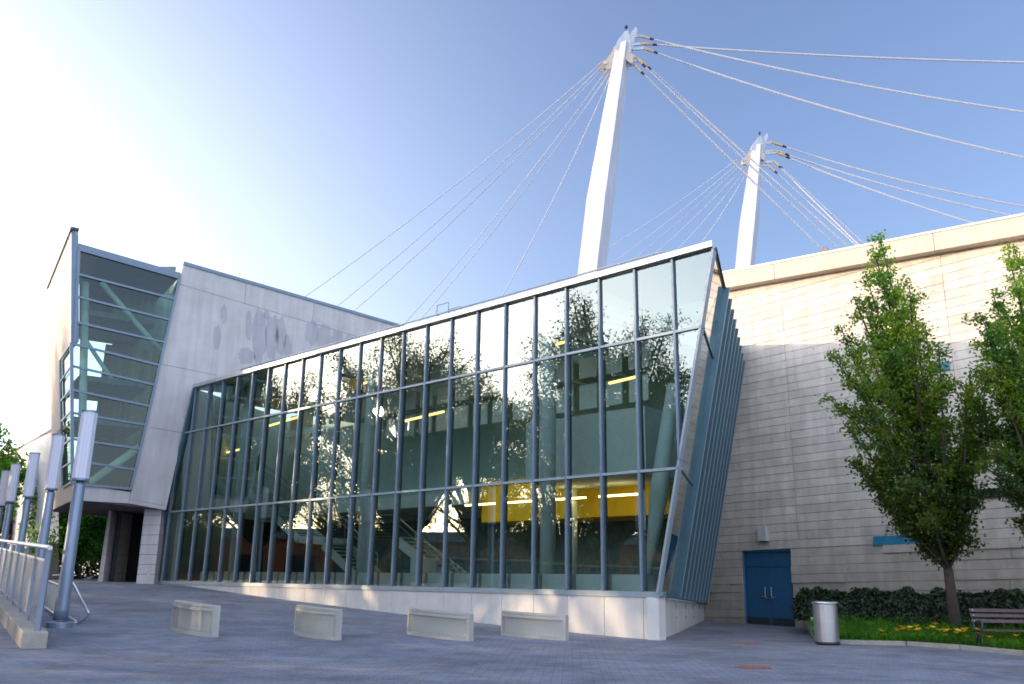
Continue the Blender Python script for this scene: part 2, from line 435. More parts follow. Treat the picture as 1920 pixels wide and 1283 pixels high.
# leaning end frames
b = MB(); b.prism([F(s_right(zb) + .07, zb, .07), F(s_right(zb), zb, .07), F(s_right(zt), zt, .07), F(s_right(zt) + .07, zt, .07)], -nF * .16)
b.build('corner_frame', mFrameL, hall)
b = MB(); b.prism([F(s_left(zb) - .08, zb, .14), F(s_left(zb) + .06, zb, .14), F(s_left(zt) + .06, zt, .14), F(s_left(zt) - .08, zt, .14)], -nF * .3)
b.build('corner_frame', mFin, hall)
# transoms and panes, cell by cell
rows = [zb + .04, zr1, zr2, zt]
for zr in (zr1, zr2):
    b = MB(); b.prism([F(s_right(zr), zr - .035, .07), F(s_left(zr), zr - .035, .07), F(s_left(zr), zr + .035, .07), F(s_right(zr), zr + .035, .07)], -nF * .2)
    b.build('transom', mFrameL, hall)
sl = [ms[0] - st * 2.2] + ms + [ms[-1] + st * 1.4]
for a, c in zip(sl, sl[1:]):
    for z0, z1 in zip(rows, rows[1:]):
        poly = [(a, z0), (c, z0), (c, z1), (a, z1)]
        poly = clip(poly, lambda p: p[0] - s_right(p[1])); poly = clip(poly, lambda p: s_left(p[1]) - p[0]) if len(poly) > 2 else poly
        if len(poly) < 3: continue
        ar = abs(sum(poly[k][0] * poly[(k + 1) % len(poly)][1] - poly[(k + 1) % len(poly)][0] * poly[k][1] for k in range(len(poly)))) / 2
        if ar < .03: continue
        ta = rnd.gauss(0, .0016); tb = rnd.gauss(0, .0012); cs = (a + c) / 2; cz = (z0 + z1) / 2
        b = MB(); b.pane([F(p[0], p[1], ta * (p[0] - cs) + tb * (p[1] - cz)) for p in poly], nF)
        b.build('glass_pane', mGlass, hall)

# end face (leans out over the door side)
BF = F(sb0, zb); TF = F(sT, zt)
ub, zbb = SP(1320, 1130); BB = S(ub, zbb, .02)
ut, ztb = SP(1391, 678); TB = S(ut, ztb, .05)
def E(v, w): return (BF * (1 - v) + BB * v) * (1 - w) + (TF * (1 - v) + TB * v) * w
nE = (BB - BF).cross(TF - BF).normalized()
if nE.x < 0: nE = -nE
w1 = (zr1 - zb) / (zt - zb); w2 = (zr2 - zb) / (zt - zb)
NF = 9; vf = [0.27 + (1 - .27) * k / (NF - 1) * .985 for k in range(NF)]
for v in vf:
    b = MB(); tdir = (BB - BF).normalized() * .03
    b.prism([E(v, 0) - tdir, E(v, 0) + tdir, E(v, 1) + tdir, E(v, 1) - tdir], nE * .15)
    fo = b.build('fin', mFin, hall)
    b = MB(); b.prism([E(v, 0) - tdir * 1.2 + nE * .15, E(v, 0) + tdir * 1.2 + nE * .15, E(v, 1) + tdir * 1.2 + nE * .15, E(v, 1) - tdir * 1.2 + nE * .15], nE * .02); b.build('fin_cap', mFrameL, fo)
for w in (w1, w2):
    b = MB(); b.bar(E(0, w) + nE * .0, E(.97, w) + nE * .0, .06, .07); b.build('transom', mFin, hall)
ws = [0, w1, w2, 1]; vv = [0] + vf
for a, c in zip(vv, vv[1:]):
    for p, q in zip(ws, ws[1:]):
        b = MB(); b.pane([E(a, p), E(c, p), E(c, q), E(a, q)], nE); b.build('end_glass_pane', mGlassE, hall)
b = MB(); b.bar(E(0, 0) + nE * .04, E(1, 0) + nE * .04, .12, .10); b.build('end_sill', mFin, hall)
b = MB(); b.bar(E(0, 1) + nE * .02, E(1, 1) + nE * .02, .05, .08); b.build('end_head', mDkMet, hall)
# plinth return
Bg = Vector((BB.x, BB.y, 0)); Cg = Vector((C.x, C.y, 0))
de = (Bg - Cg).normalized(); ne = Vector((de.y, -de.x, 0))
if ne.x < 0: ne = -ne
b = MB(); b.prism([Cg + UZ * -.6, Bg + UZ * -.6, Bg + UZ * (zbb - .06), Cg + UZ * (zb - .10)], -ne * .3)
b.build('end_plinth', mBase, hall, bevel=.008)
b = MB(); Le = (Bg - Cg).length
for k, fr_ in enumerate((.30, .50, .68, .85)):
    q = Cg + de * (Le * fr_) + ne * .004; zz = zb - .36 - .05 * k
    b.box(q + UZ * zz, .012, .07, .16, math.atan2(de.y, de.x) + math.pi / 2)
    b.box(q + UZ * (zz - .32), .012, .07, .05, math.atan2(de.y, de.x) + math.pi / 2)
b.build('vent_slot', mDkMet, hall)
# roof
zR = zt + .02
backL = F(s_left(zt), 0, -8.8); backR = Vector((TB.x, TB.y, 0)) + nS * -.3
fR = F(s_right(zt), 0, .16) ; fL = F(s_left(zt), 0, .16)
def up(p, z): return Vector((p.x, p.y, z))
def slab(b, pts, z0, z1): b.prism([up(p, z0) for p in pts], UZ * (z1 - z0))
q1 = F(s_left(zt), 0, -3.4); q2 = F(s_left(zt), 0, -6.0); fr1 = fR.lerp(up(TB, 0), 3.4 / 8.8); fr2 = fR.lerp(up(TB, 0), 6.0 / 8.8)
b = MB(); slab(b, [fR, fL, q1, fr1], zR, zR + .16); slab(b, [fr2, q2, backL, up(TB, 0)], zR, zR + .16); b.build('roof', mRoof, hall)
b = MB(); b.pane([up(fr1, zR + .12), up(q1, zR + .12), up(q2, zR + .12), up(fr2, zR + .12)], UZ); b.build('fill_skylight', mGlassB, hall)  # roof glazing added, unseen from below, to let daylight into the hall
b = MB()
for k in range(1, 14): b.bar(up(fr1.lerp(q1, k / 14), zR + .10), up(fr2.lerp(q2, k / 14), zR + .10), .06, .12)
b.build('fill_skylight_bar', mFrame, hall)
b = MB(); slab(b, [F(s_right(zt) + .5, 0, -.35), F(s_left(zt) - .6, 0, -.35), F(s_left(zt) - .6, 0, -2.6), F(s_right(zt) + 1.6, 0, -2.6)], zR + .16, zR + .34)
b.build('roof_upstand', mRoof, hall, bevel=.08)
r = empty('roof_rail', F(0, zR + .16, -.6)); r.parent = hall; r.location = r.location - hall.location
ra = FP(1235, 472, -.7)[0]; rb = FP(452, 692, -.7)[0]
b = MB(); b.tube([F(ra, zR + .62, -.7), F(rb, zR + .62, -.7)], .028, 8); b.build('rail_pipe', mFrameL, r)
npst = 16
b = MB()
for k in range(npst + 1):
    s = ra + (rb - ra) * k / npst; b.tube([F(s, zR + .16, -.7), F(s, zR + .62, -.7)], .022, 6)
b.tube([F(ra, zR + .62, -.7), F(ra - .25, zR + .60, -.7), F(ra - .28, zR + .34, -.7)], .022, 6)
b.build('rail_post', mFrameL, r)
# ladder hoops on the roof edge
s0, z0 = FP(830, 578, -.9)
lad = MB()
for off in (-.9, -1.5):
    lad.tube([F(s0 + .3, zR + .1, off), F(s0 + .3, zR + 1.05, off), F(s0 - .3, zR + 1.05, off), F(s0 - .3, zR + .1, off)], .025, 6)
lad.tube([F(s0 + .3, zR + .7, -.9), F(s0 + .3, zR + .7, -1.5)], .02, 6)
lad.build('ladder_hoop', mFrameL, hall)

# ---- interior of the hall
b = MB(); b.prism([F(27.35, zb - .1, -.25), F(31.0, zb - .1, -8.5), F(29.4, zt - .02, -8.5), F(25.4, zt - .02, -.25)], dF * .2); b.build('end_wall', mIntG, hall)
b = MB(); b.prism([F(26.0, zb, -3.0), F(29.0, zb, -8.2), F(29.0, zb + 3.0, -8.2), F(26.0, zb + 3.0, -3.0)], dF * .1); b.build('dark_opening', mDark, hall)
b = MB(); slab(b, [F(.1, 0, -.32), F(27.3, 0, -.32), F(30.6, 0, -8.45), F(4.2, 0, -8.6)], zb - .14, zb - .02); b.build('floor', mFloor, hall)
b = MB(); sB = (BB - F(0, 0)).dot(dF) + .3; sTt = (TB - F(0, 0)).dot(dF) + .3
b.prism([F(sB, zb, -8.5), F(31.0, zb, -8.5), F(31.0, zt, -8.5), F(sTt, zt, -8.5)], -nF * .2); b.build('back_wall', mIntG, hall)
b = MB(); b.prism([F(5.2, zb, -8.35), F(30.0, zb, -8.35), F(30.0, zb + 2.9, -8.35), F(5.2, zb + 2.9, -8.35)], -nF * .1); b.build('dark_opening', mDim, hall)
b = MB(); b.prism([F(3.6, zb + 2.5, -6.2), F(12.5, zb + 2.5, -6.2), F(12.5, zb + 4.1, -6.2), F(3.6, zb + 4.1, -6.2)], -nF * 2.2); b.build('yellow_bulkhead', mYel, hall)
b = MB(); b.prism([F(2.6, zb + 3.5, -3.4), F(7.6, zb + 3.5, -3.4), F(7.6, zb + 5.6, -3.4), F(2.6, zb + 5.6, -3.4)], -nF * 2.6); b.build('white_bulkhead', mIntW, hall)
b = MB(); b.prism([F(12.6, zb + 3.2, -5.6), F(28.4, zb + 3.2, -5.6), F(28.4, zb + 3.7, -5.6), F(12.6, zb + 3.7, -5.6)], -nF * 2.9); b.build('gallery_floor', mIntW, hall)
b = MB()
for k in range(11):
    s = 2.2 + k * 2.1; b.prism([F(s, zt - .75, -.5), F(s + .25, zt - .75, -.5), F(s + .25, zt - .02, -.5), F(s, zt - .02, -.5)], -nF * 8.0)
b.build('roof_beam', mIntW, hall)
b = MB()
for k in range(20):
    s = 3.0 + k * 1.05; b.prism([F(s, zt - 1.6, -4.2), F(s + .75, zt - 1.6, -4.2), F(s + .75, zt - .9, -4.2), F(s, zt - .9, -4.2)], -nF * .06)
    b.prism([F(s, zt - 2.7, -4.2), F(s + .75, zt - 2.7, -4.2), F(s + .75, zt - 1.85, -4.2), F(s, zt - 1.85, -4.2)], -nF * .06)
b.build('ceiling_baffle', mIntW, hall)
for (px, py) in ((1027, 1083), (678, 1100), (436, 1090)):
    s, z = FP(px, py, -1.6); p = F(s, 0, -1.6)
    b = MB(); b.tube([up(p, zb - .05), up(p, zt)], .24, 20); b.build('column', mIntW, hall, smooth=True)
s, z = FP(1088, 1070, -6.0); p = F(s, 0, -5.5)
b = MB(); b.tube([up(p, zb - .05), up(p, zb + 3.5)], .22, 16); b.build('column', mIntW, hall, smooth=True)
pa = F(*FP(1216, 1075, -1.5), -1.5); pb = F(*FP(1262, 720, -1.5), -1.5); pm = pa.lerp(pb, .42)
b = MB(); b.tube([pa, pm, pb], [.09, .27, .16], 16); b.build('leaning_column', mIntW, hall, smooth=True)
# low white heater boxes behind the glass: countable things
s = .75
k = 0
while s < 23.4:
    L_ = st * .9
    h = .46
    b = MB(); b.prism([F(s, zb - .02, -.55), F(s + L_, zb - .02, -.55), F(s + L_, zb + h, -.55), F(s, zb + h, -.55)], -nF * .35)
    o = b.build('heater_box', mIntW, hall, bevel=.01); s += st; k += 1
b = MB(); s, z = FP(786, 1070, -1.2); b.prism([F(s - .3, zb, -1.1), F(s + .35, zb, -1.1), F(s + .35, zb + .95, -1.1), F(s - .3, zb + .95, -1.1)], -nF * .6)
tag(b.build('pedestal', mIntW), 'small white pedestal standing inside the hall by the stair foot', 'pedestal')
mFillTube = emit_mat('warm_fill_strip', (1, .70, .30), 9.0)
mTube = emit_mat('warm_tube_light', (1, .60, .16), 3.0)
for (x0, y0, x1, y1) in ((1142, 719, 1196, 706), (1020, 652, 1064, 640), (757, 790, 832, 772), (500, 800, 560, 782), (640, 730, 690, 717), (900, 700, 950, 688), (420, 850, 470, 838)):  # some of these tubes are added to brighten the hall
    p = F(*FP(x0, y0, -3), -3); q = F(*FP(x1, y1, -3), -3)
    b = MB(); b.bar(p, q, .09, .07); o = b.build('tube_or_fill_light', mTube, hall)

for k in range(4):
    b = MB(); b.bar(F(4.2 + k * 2.2, zb + 3.1, -5.2), F(5.8 + k * 2.2, zb + 3.1, -5.2), .08, .06); b.build('tube_or_fill_light', mFillTube, hall)  # fill tubes added to light the yellow bulkhead
# staircase inside
stair = empty('staircase', F(12, zb, -3), 0, 'white steel staircase with wire rails seen through the hall glass', 'staircase')
def fp3(px, py, off): s, z = FP(px, py, off); return F(s, z, off)
def flight(pxa, pxb, off, wid, name='stringer'):
    p = fp3(*pxa, off); q = fp3(*pxb, off)
    for o_ in (0, -wid):
        b = MB(); b.bar(p + nF * o_, q + nF * o_, .06, .34); b.build('stringer', mIntW, stair)
    n = max(3, int((p - q).length / .32)); b = MB()
    for k in range(n):
        c = p.lerp(q, (k + .5) / n) + UZ * .12
        b.prism([c - dF * .15, c + dF * .15, c + dF * .15 + UZ * .05, c - dF * .15 + UZ * .05], -nF * wid)
    b.build('tread', mIntG, stair)
def rails(pts, off):
    q = [fp3(x, y, off) for x, y in pts]
    b = MB(); b.tube(q, .03, 8); b.tube([p - UZ * .25 for p in q], .022, 6); b.build('handrail', mSteel, stair)
    b = MB()
    for k in (.42, .54, .66, .78, .9): b.tube([p - UZ * k for p in q], .006, 4)
    for a, c in zip(q, q[1:]):
        n = max(1, int((a - c).length / 1.1))
        for k in range(n + 1):
            p = a.lerp(c, k / n); b.tube([p, p - UZ * 1.0], .018, 6)
    b.build('rail_wire', mSteel, stair)
flight((468, 925), (560, 1012), -3.2, 1.3); flight((606, 1022), (668, 1082), -3.2, 1.3)
b = MB(); pa = fp3(560, 1018, -3.2); pb = fp3(608, 1022, -3.2); b.prism([pa, pb, pb + UZ * .3, pa + UZ * .3], -nF * 1.3); b.build('landing', mIntW, stair)
rails([(498, 872), (590, 940), (648, 975), (708, 1040)], -3.2)
flight((742, 1012), (858, 1104), -2.0, 1.1)
rails([(700, 966), (742, 966), (862, 1074)], -2.0)
# bits inside
b = MB(); s, z = FP(488, 868, -2.4); p = F(s, z, -2.4); b.box(p, .5, .08, .7, math.atan2(dF.y, dF.x)); 
tag(b.build('green_sign', mat('green_sign_paint', (.02, .42, .03), .5)), 'small bright green sign panel hanging inside the left end of the glass hall', 'sign')

# ------------------------------------------------------------------ concrete building (left)
cb = hit(345, 800, F(0, 0), nF); cdir = Vector((.83, .56, 0)).normalized(); nC = Vector((cdir.y, -cdir.x, 0))
if nC.y > 0: nC = -nC
cb0 = Vector((cb.x, cb.y, 0))
def CP(px, py, off=0.0): return hit(px, py, cb0 + nC * off, nC)
conc = empty('concrete_building', ground(255, 1088), 0, 'leaning grey concrete building raised over an entrance, with a tall glazed bay', 'building')
qa = CP(760, 616); zc = zR + .17
tt = (F(0, 0, -.2) - cb0).dot(nF) / cdir.dot(nF); qf = cb0 + cdir * tt
wallpoly = [CP(345, 492), qa, up(qa, zc), up(qf, zc), CP(311, 957), CP(241, 944)]
b = MB(); b.prism(wallpoly, -nC * .45); wl = b.build('front_wall', mConc, conc, bevel=.01)
# panel joints and stains as thin recessed lines / patches
b = MB()
for (x0, y0, x1, y1) in ((337, 533, 700, 640), (299, 682, 405, 703), (282, 801, 345, 812), (243, 936, 312, 949)):
    b.bar(CP(x0, y0, .004), CP(x1, y1, .004), .014, .014)
for (x0, y0, x1, y1) in ((462, 530, 458, 571), (590, 565, 585, 605), (338, 806, 322, 952)):
    b.bar(CP(x0, y0, .004), CP(x1, y1, .004), .012, .012)
b.build('panel_joint', mat('joint', (.25, .25, .28), .8), conc)
rs = random.Random(3)
b = MB()
for (x, y, w, h) in ((420, 590, 6, 20), (407, 632, 7, 24), (467, 610, 6, 28), (462, 668, 16, 16), (487, 630, 14, 52), (510, 632, 12, 46), (527, 630, 10, 40), (538, 650, 8, 22), (585, 625, 12, 24), (608, 630, 13, 24), (632, 638, 12, 20), (655, 640, 8, 14), (500, 590, 5, 10)):
    n = 22; pts = []
    for k in range(n):
        a = 2 * math.pi * k / n; rr = 1 + rs.uniform(-.16, .16)
        pts.append(CP(x + w * rr * math.cos(a), y + h * rr * math.sin(a) * .95, .006))
    b.add([p for p in pts], [tuple(range(n))])
b.build('damp_stain', mConcD, conc)
b = MB(); b.prism([CP(345, 490, .05), CP(760, 611, .05), CP(760, 616, .05), CP(344, 496, .05)], -nC * .6); b.build('coping', mFrame, conc)
# return of the front wall (lit sliver) and roof mass behind
b = MB(); q = CP(345, 495); e0 = at(322, 513, q.y + 5)
b.prism([q, CP(333, 548), at(316, 548, q.y + 5), e0], -nC * .3); b.build('side_wall', mStone2, conc)
# fin and lit flank
A = CP(134, 430); A2 = CP(133, 643); A3 = CP(136, 937)
dv = ray(-118, 1054); dL = Vector((dv.x, dv.y, 0)).normalized(); nL = dL.cross(A - A3).normalized()
if nL.x > 0: nL = -nL
Ap = A.copy()
def LP(px, py, off=0.0): return hit(px, py, Ap + nL * off, nL)
b = MB(); b.prism([LP(134, 431), LP(134, 643), LP(112, 675), LP(117, 914), LP(136, 905), LP(136, 938), LP(100, 955), LP(95, 800), LP(92, 640), LP(89, 542)], -nL * .25)
b.build('flank_wall', mStone2, conc)
b = MB(); b.prism([CP(134, 430), CP(147, 433), CP(148, 640), CP(133, 643)], -nC * .4); b.build('corner_fin', mFrame, conc)
b = MB(); b.bar(LP(134, 431, .03) + UZ * .06, LP(89, 542, .03) + UZ * .06, .10, .12); b.bar(CP(133, 428, .04), CP(148, 431, .04), .10, .12); b.build('fin_coping', mDkMet, conc)
b = MB()
for (y0, y1) in ((643, 675), (685, 716), (728, 752), (770, 790), (822, 838), (866, 877), (905, 914)):
    b.bar(LP(134, y0, .03), LP(113 + (y0 - 643) * .02, y1, .03), .06, .08)
b.bar(LP(112.5, 675, .03), LP(117.5, 914, .03), .06, .08); b.build('side_window_frame', mFrame, conc)
b = MB(); b.pane([LP(134, 643, -.04), LP(112, 675, -.04), LP(117, 914, -.04), LP(136, 905, -.04)], nL); b.build('side_window', mGlassB, conc)
# glazed bay: horizontal rails, panes
Lx = lambda y: 147 + (y - 470) * -.045 if y < 643 else 133 + (y - 643) * .008
Rx = lambda y: 337 - (y - 520) * .231
bars = [(466, 520), (514, 561), (556, 600), (604, 642), (644, 685), (686, 722), (731, 762), (774, 797), (823, 842), (863, 881), (907, 917)]
for k, (y0, y1) in enumerate(bars):
    b = MB(); b.bar(CP(Lx(y0), y0, .03), CP(Rx(y1), y1, .03), .08, .10 if k else .20); b.build('bay_transom', mFrame, conc)
for (a0, a1), (c0, c1) in zip(bars, bars[1:]):
    b = MB(); b.pane([CP(Lx(a0), a0, -.02), CP(Rx(a1), a1, -.02), CP(Rx(c1), c1, -.02), CP(Lx(c0), c0, -.02)], nC); b.build('bay_pane', mGlassB, conc)
b = MB(); b.bar(CP(148, 470, .03), CP(140, 643, .03), .1, .12); b.bar(CP(134, 643, .03), CP(136, 907, .03), .12, .14); b.bar(CP(Rx(520), 520, .03), CP(Rx(917), 917, .03), .1, .1); b.build('bay_jamb', mFrame, conc)
# spandrel below the bay, soffit
b = MB(); b.prism([CP(137, 906), CP(245, 923), CP(240.5, 944), CP(136.5, 938)], -nC * .45); b.build('spandrel', mConc, conc)
sof = [CP(136, 938, -.06), CP(311, 957, -.06), CP(311, 957) + Vector((-2, 12, 0)), CP(136, 938, -.06) + dL * 9]
b = MB(); b.prism([p + UZ * .02 for p in sof], UZ * .2); b.build('soffit', mat('soffit', (.10, .08, .08), .8), conc)
# bay interior: steel braces, back wall, slabs
b = MB()
for (x0, y0, x1, y1, w) in ((160, 530, 152, 905, .17), (190, 530, 302, 660, .13), (162, 640, 215, 720, .10), (168, 905, 262, 838, .17)):
    b.tube([CP(x0, y0, -.7), CP(x1, y1, -.7)], w, 12)
b.build('steel_brace', mIntW, conc, smooth=True)
b = MB(); zz = [CP(200, y, -1).z for y in (600, 722, 800)]
for z in zz:
    pts = [CP(150, 700, -.6), CP(280, 700, -.6), CP(280, 700, -.6) - nC * 5, CP(150, 700, -.6) - nC * 5]
    slab(b, pts, z, z + .25)
b.build('bay_floor', mBayW, conc)
b = MB(); b.prism([CP(150, 812, -3.2), CP(262, 845, -3.2), CP(250, 925, -3.2), CP(150, 905, -3.2)], -nC * .2); b.build('added_dark_panel', mBayD, conc)  # near-black panel added to stand in for the unlit lower bay
mRib = mat('ribbed_screen', (.30, .27, .15), .7, var=.15, streak=.35)
b = MB()
for k in range(26):
    x = 205 + k * 4.2; p = CP(x, 600, -4.6); b.prism([up(p, CP(200, 900, -4).z), up(p, CP(200, 900, -4).z) + cdir * .16, up(p, CP(200, 640, -4).z) + cdir * .16, up(p, CP(200, 640, -4).z)], -nC * .1)
b.build('ribbed_screen', mRib, conc)
b = MB(); b.prism([CP(214, 500, -4.9), CP(330, 500, -4.9), CP(330, 900, -4.9), CP(206, 960, -4.9)], -nC * .2); b.build('inner_wall', mBayW, conc)
b = MB(); b.prism([CP(150, 480, -5.5), CP(330, 535, -5.5), CP(330, 640, -5.5), CP(150, 630, -5.5)], -nC * .2); b.build('inner_wall', mBayW, conc)
b = MB(); tp = [CP(147, 464), CP(338, 519), CP(338, 519) - nC * 5.4, CP(147, 464) - nC * 5.4]; b.prism(tp, UZ * .2); b.build('bay_roof', mFrame, conc)
# piers and dark passage below
def gp(px, Y): p = at(px, 1087, Y); return Vector((p.x, p.y, 0))
zs = sof[1].z
def pier(pts_top, pts_bot, Y, dep, name='pier'):
    b = MB(); nz = 8
    (xl, yt), (xr, _) = pts_top; (xbl, yb), (xbr, _) = pts_bot
    for k in range(nz):
        f0 = k / nz; f1 = (k + 1) / nz
        def L(f, a, c): return at(a[0] + (c[0] - a[0]) * f, a[1] + (c[1] - a[1]) * f, Y)
        p = [L(f0, (xbl, yb), (xl, yt)), L(f0, (xbr, yb), (xr, yt)), L(f1, (xbr, yb), (xr, yt)), L(f1, (xbl, yb), (xl, yt))]
        j = UZ * .015; b.prism([p[0] + j, p[1] + j, p[2], p[3]], Vector((0, dep, 0)))
    b.build(name, mConc, conc)
pier(((272, 948), (304, 948)), ((255, 1096), (288, 1096)), CP(290, 950).y + .5, 3.0)
pier(((205, 950), (210, 950)), ((183, 1094), (192, 1094)), CP(290, 950).y + 2.6, 4.0)
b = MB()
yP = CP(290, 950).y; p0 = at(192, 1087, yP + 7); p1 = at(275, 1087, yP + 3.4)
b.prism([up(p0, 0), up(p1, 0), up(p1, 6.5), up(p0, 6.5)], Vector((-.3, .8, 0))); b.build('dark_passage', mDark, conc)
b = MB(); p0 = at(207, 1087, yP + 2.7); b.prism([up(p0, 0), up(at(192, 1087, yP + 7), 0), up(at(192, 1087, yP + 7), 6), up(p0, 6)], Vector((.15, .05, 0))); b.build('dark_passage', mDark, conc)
for (px, py) in ((186, 949), (222, 962)):
    p = hit(px, py, sof[0] + UZ * .01, UZ); b = MB(); b.lathe(p - UZ * .01, [(.16, 0), (.16, .02)], 16); b.build('downlight', emit_mat('downlight_glow', (1, .75, .4), 1.2), conc)
# back mass
b = MB(); bm_ = [LP(89, 542), LP(100, 955)]

# far white building behind the lamps
wb = empty('white_building', at(60, 1085, 56), 0, 'low white building behind the lamp row, dappled by tree shadow', 'building')
def wp(px, py, Y): return at(px, py, Y)
b = MB(); b.prism([wp(32, 846, 64), wp(110, 803, 47), wp(110, 1018, 47), wp(14, 1038, 66)], Vector((-2.4, 3, 0))); b.build('wall', mWhite, wb)
b = MB(); b.bar(wp(31, 845, 64) + Vector((-.1, 0, .1)), wp(111, 801.5, 47) + Vector((-.1, 0, .1)), .3, .2); b.build('coping', mRoof, wb)
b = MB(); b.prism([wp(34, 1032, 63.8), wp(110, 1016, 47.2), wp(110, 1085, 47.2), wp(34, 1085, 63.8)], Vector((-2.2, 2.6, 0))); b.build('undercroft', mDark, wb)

# ------------------------------------------------------------------ stone building (right)
stone = empty('stone_building', S(0, 0), 0, 'pale stone clad building with a deep coping and blue double door', 'building')
uA = SP(1300, 1000)[0]; uB = SP(2300, 1000)[0]
p1 = SP(1487, 902); p2 = SP(1800, 1131 - (229 / 2144.) * 2457)
tilt = (p2[1] - p1[1]) / (p2[0] - p1[0])
ys_ = [552.7, 676]; hh = (SP(1492.7, 871)[1] - SP(1497.3, 1029.5)[1]) / 10.0
zdoor = SP(1440, 1031)[1]                                # a course line runs along the door head
udL, _ = SP(1393.5, 1100); udR, _ = SP(1486, 1100)
useam = SP(1487, 870)[0]
cb1 = SP(1361, 541); cb2 = SP(1920, 441)
def zcop(u): return cb1[1] + (cb2[1] - cb1[1]) * (u - cb1[0]) / (cb2[0] - cb1[0])
umid = (udL + udR) / 2
rs = random.Random(11)
stoneB = MB(); j0 = -12
seams = [useam + 5.6 * k for k in range(-3, 6)]
for j in range(-14, 36):
    lo = lambda u: zdoor + hh * j + tilt * (u - umid)
    cuts = [uA, uB]
    cuts += [s for s in seams if uA < s < uB] if j >= 0 else []
    if j < 0:
        cuts += [udL, udR]
        u = uA + rs.uniform(.6, 2)
        while u < uB:
            if not (udL - .3 < u < udR + .3): cuts.append(u)
            u += rs.uniform(1.4, 4.2)
    cuts = sorted(cuts)
    for a, c in zip(cuts, cuts[1:]):
        if j < 0 and a >= udL - .01 and c <= udR + .01: continue
        off = 0.0
        if j < 0: off = rs.choice([0, 0, 0, .03, .05, -.02])
        elif rs.random() < .3: off = rs.choice([.006, -.006])
        g = .007
        poly = [(a + g, lo(a) + g), (c - g, lo(c) + g), (c - g, lo(c) + hh - g), (a + g, lo(a) + hh - g)]
        poly = clip(poly, lambda p: zcop(p[0]) + .1 - p[1])
        if len(poly) < 3: continue
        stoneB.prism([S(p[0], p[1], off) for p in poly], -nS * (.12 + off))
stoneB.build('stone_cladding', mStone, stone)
b = MB()
mDJ = mat('joint_backing', (.14, .13, .13), .9)  # dark backing behind the open joints
b.prism([S(uA, -.5, -.03), S(udL - .02, -.5, -.03), S(udL - .02, zcop(udL), -.03), S(uA, zcop(uA), -.03)], -nS * .3)
b.prism([S(udR + .02, -.5, -.03), S(uB, -.5, -.03), S(uB, zcop(uB), -.03), S(udR + .02, zcop(udR), -.03)], -nS * .3)
b.prism([S(udL - .02, zdoor + .02, -.03), S(udR + .02, zdoor + .02, -.03), S(udR + .02, zcop(udR), -.03), S(udL - .02, zcop(udL), -.03)], -nS * .3)
b.build('wall_core', mDJ, stone)
ct1 = SP(1357, 512, .4); ct2 = SP(1920, 403.4, .4); cl1 = SP(1361, 540, .4); cl2 = SP(1920, 440, .4)
def lin(p, q, u): return p[1] + (q[1] - p[1]) * (u - p[0]) / (q[0] - p[0])
b = MB()
for a, c in zip([uA] + seams[2:] + [uB], seams[2:] + [uB]):
    if c <= uA or a >= uB: continue
    a = max(a, uA); c = min(c, uB)
    b.prism([S(a + .006, lin(cl1, cl2, a), .4), S(c - .006, lin(cl1, cl2, c), .4), S(c - .006, lin(ct1, ct2, c), .4), S(a + .006, lin(ct1, ct2, a), .4)], -nS * 1.0)
b.build('coping', mStone2, stone, bevel=.01)
b = MB(); b.prism([S(uA, lin(ct1, ct2, uA) - .01, .43), S(uB, lin(ct1, ct2, uB) - .01, .43), S(uB, lin(ct1, ct2, uB) + .06, .43), S(uA, lin(ct1, ct2, uA) + .06, .43)], -nS * 1.05)
b.build('coping_flashing', mRoof, stone)
b = MB(); ra_ = [S(uA - 8, lin(ct1, ct2, uA) - .2, -.55), S(uB, lin(ct1, ct2, uB) - .2, -.55), S(uB, lin(ct1, ct2, uB) - .2, -14), S(uA - 8, lin(ct1, ct2, uA) - .2, -14)]
b.prism(ra_, UZ * -.3); b.build('roof', mRoof, stone)
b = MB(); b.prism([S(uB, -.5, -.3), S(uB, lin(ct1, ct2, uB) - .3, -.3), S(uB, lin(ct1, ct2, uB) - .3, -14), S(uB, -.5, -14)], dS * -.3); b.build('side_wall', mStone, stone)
# door
dr = empty('double_door', S(umid, 0, -.12)); dr.parent = stone; dr.location = dr.location - stone.location
zt1 = SP(1440, 1063)[1]; zd1 = zdoor + tilt * 0
b = MB(); b.prism([S(udL - .05, zt1 + .01, -.14), S(udR + .05, zt1 + .01, -.14), S(udR + .05, zd1 + .1, -.14), S(udL - .05, zd1 + .1, -.14)], -nS * .06); b.build('transom_panel', mBlue, dr)
for a, c, sg in ((udL - .03, umid - .006, 1), (umid + .006, udR + .03, -1)):
    b = MB(); b.prism([S(a, -.05, -.12), S(c, -.05, -.12), S(c, zt1 - .01, -.12), S(a, zt1 - .01, -.12)], -nS * .06); lf = b.build('door_leaf', mBlue, dr, bevel=.006)
    h = MB(); uh = (c - .11) if sg > 0 else (a + .11)
    h.tube([S(uh, .98, -.10), S(uh, .98, -.04), S(uh, 1.28, -.04), S(uh, 1.28, -.10)], .014, 8); h.tube([S(uh, .93, -.11), S(uh, .93, -.05)], .03, 10)
    h.bar(S(uh - sg * .16, .97, -.05), S(uh, .97, -.05), .02, .02)
    h.build('handle', mSteel, lf)
    kp = MB(); kp.prism([S(a + .05, .05, -.118), S(c - .05, .05, -.118), S(c - .05, .28, -.118), S(a + .05, .28, -.118)], nS * .004); kp.build('kick_plate', mDkMet, lf)
    hg = MB(); ue = (a + .03) if sg > 0 else (c - .03)
    for zz in (.25, 1.0, 1.75): hg.prism([S(ue - .02, zz - .06, -.118), S(ue + .02, zz - .06, -.118), S(ue + .02, zz + .06, -.118), S(ue - .02, zz + .06, -.118)], nS * .02)
    hg.build('hinge', mSteel, lf)
b = MB()
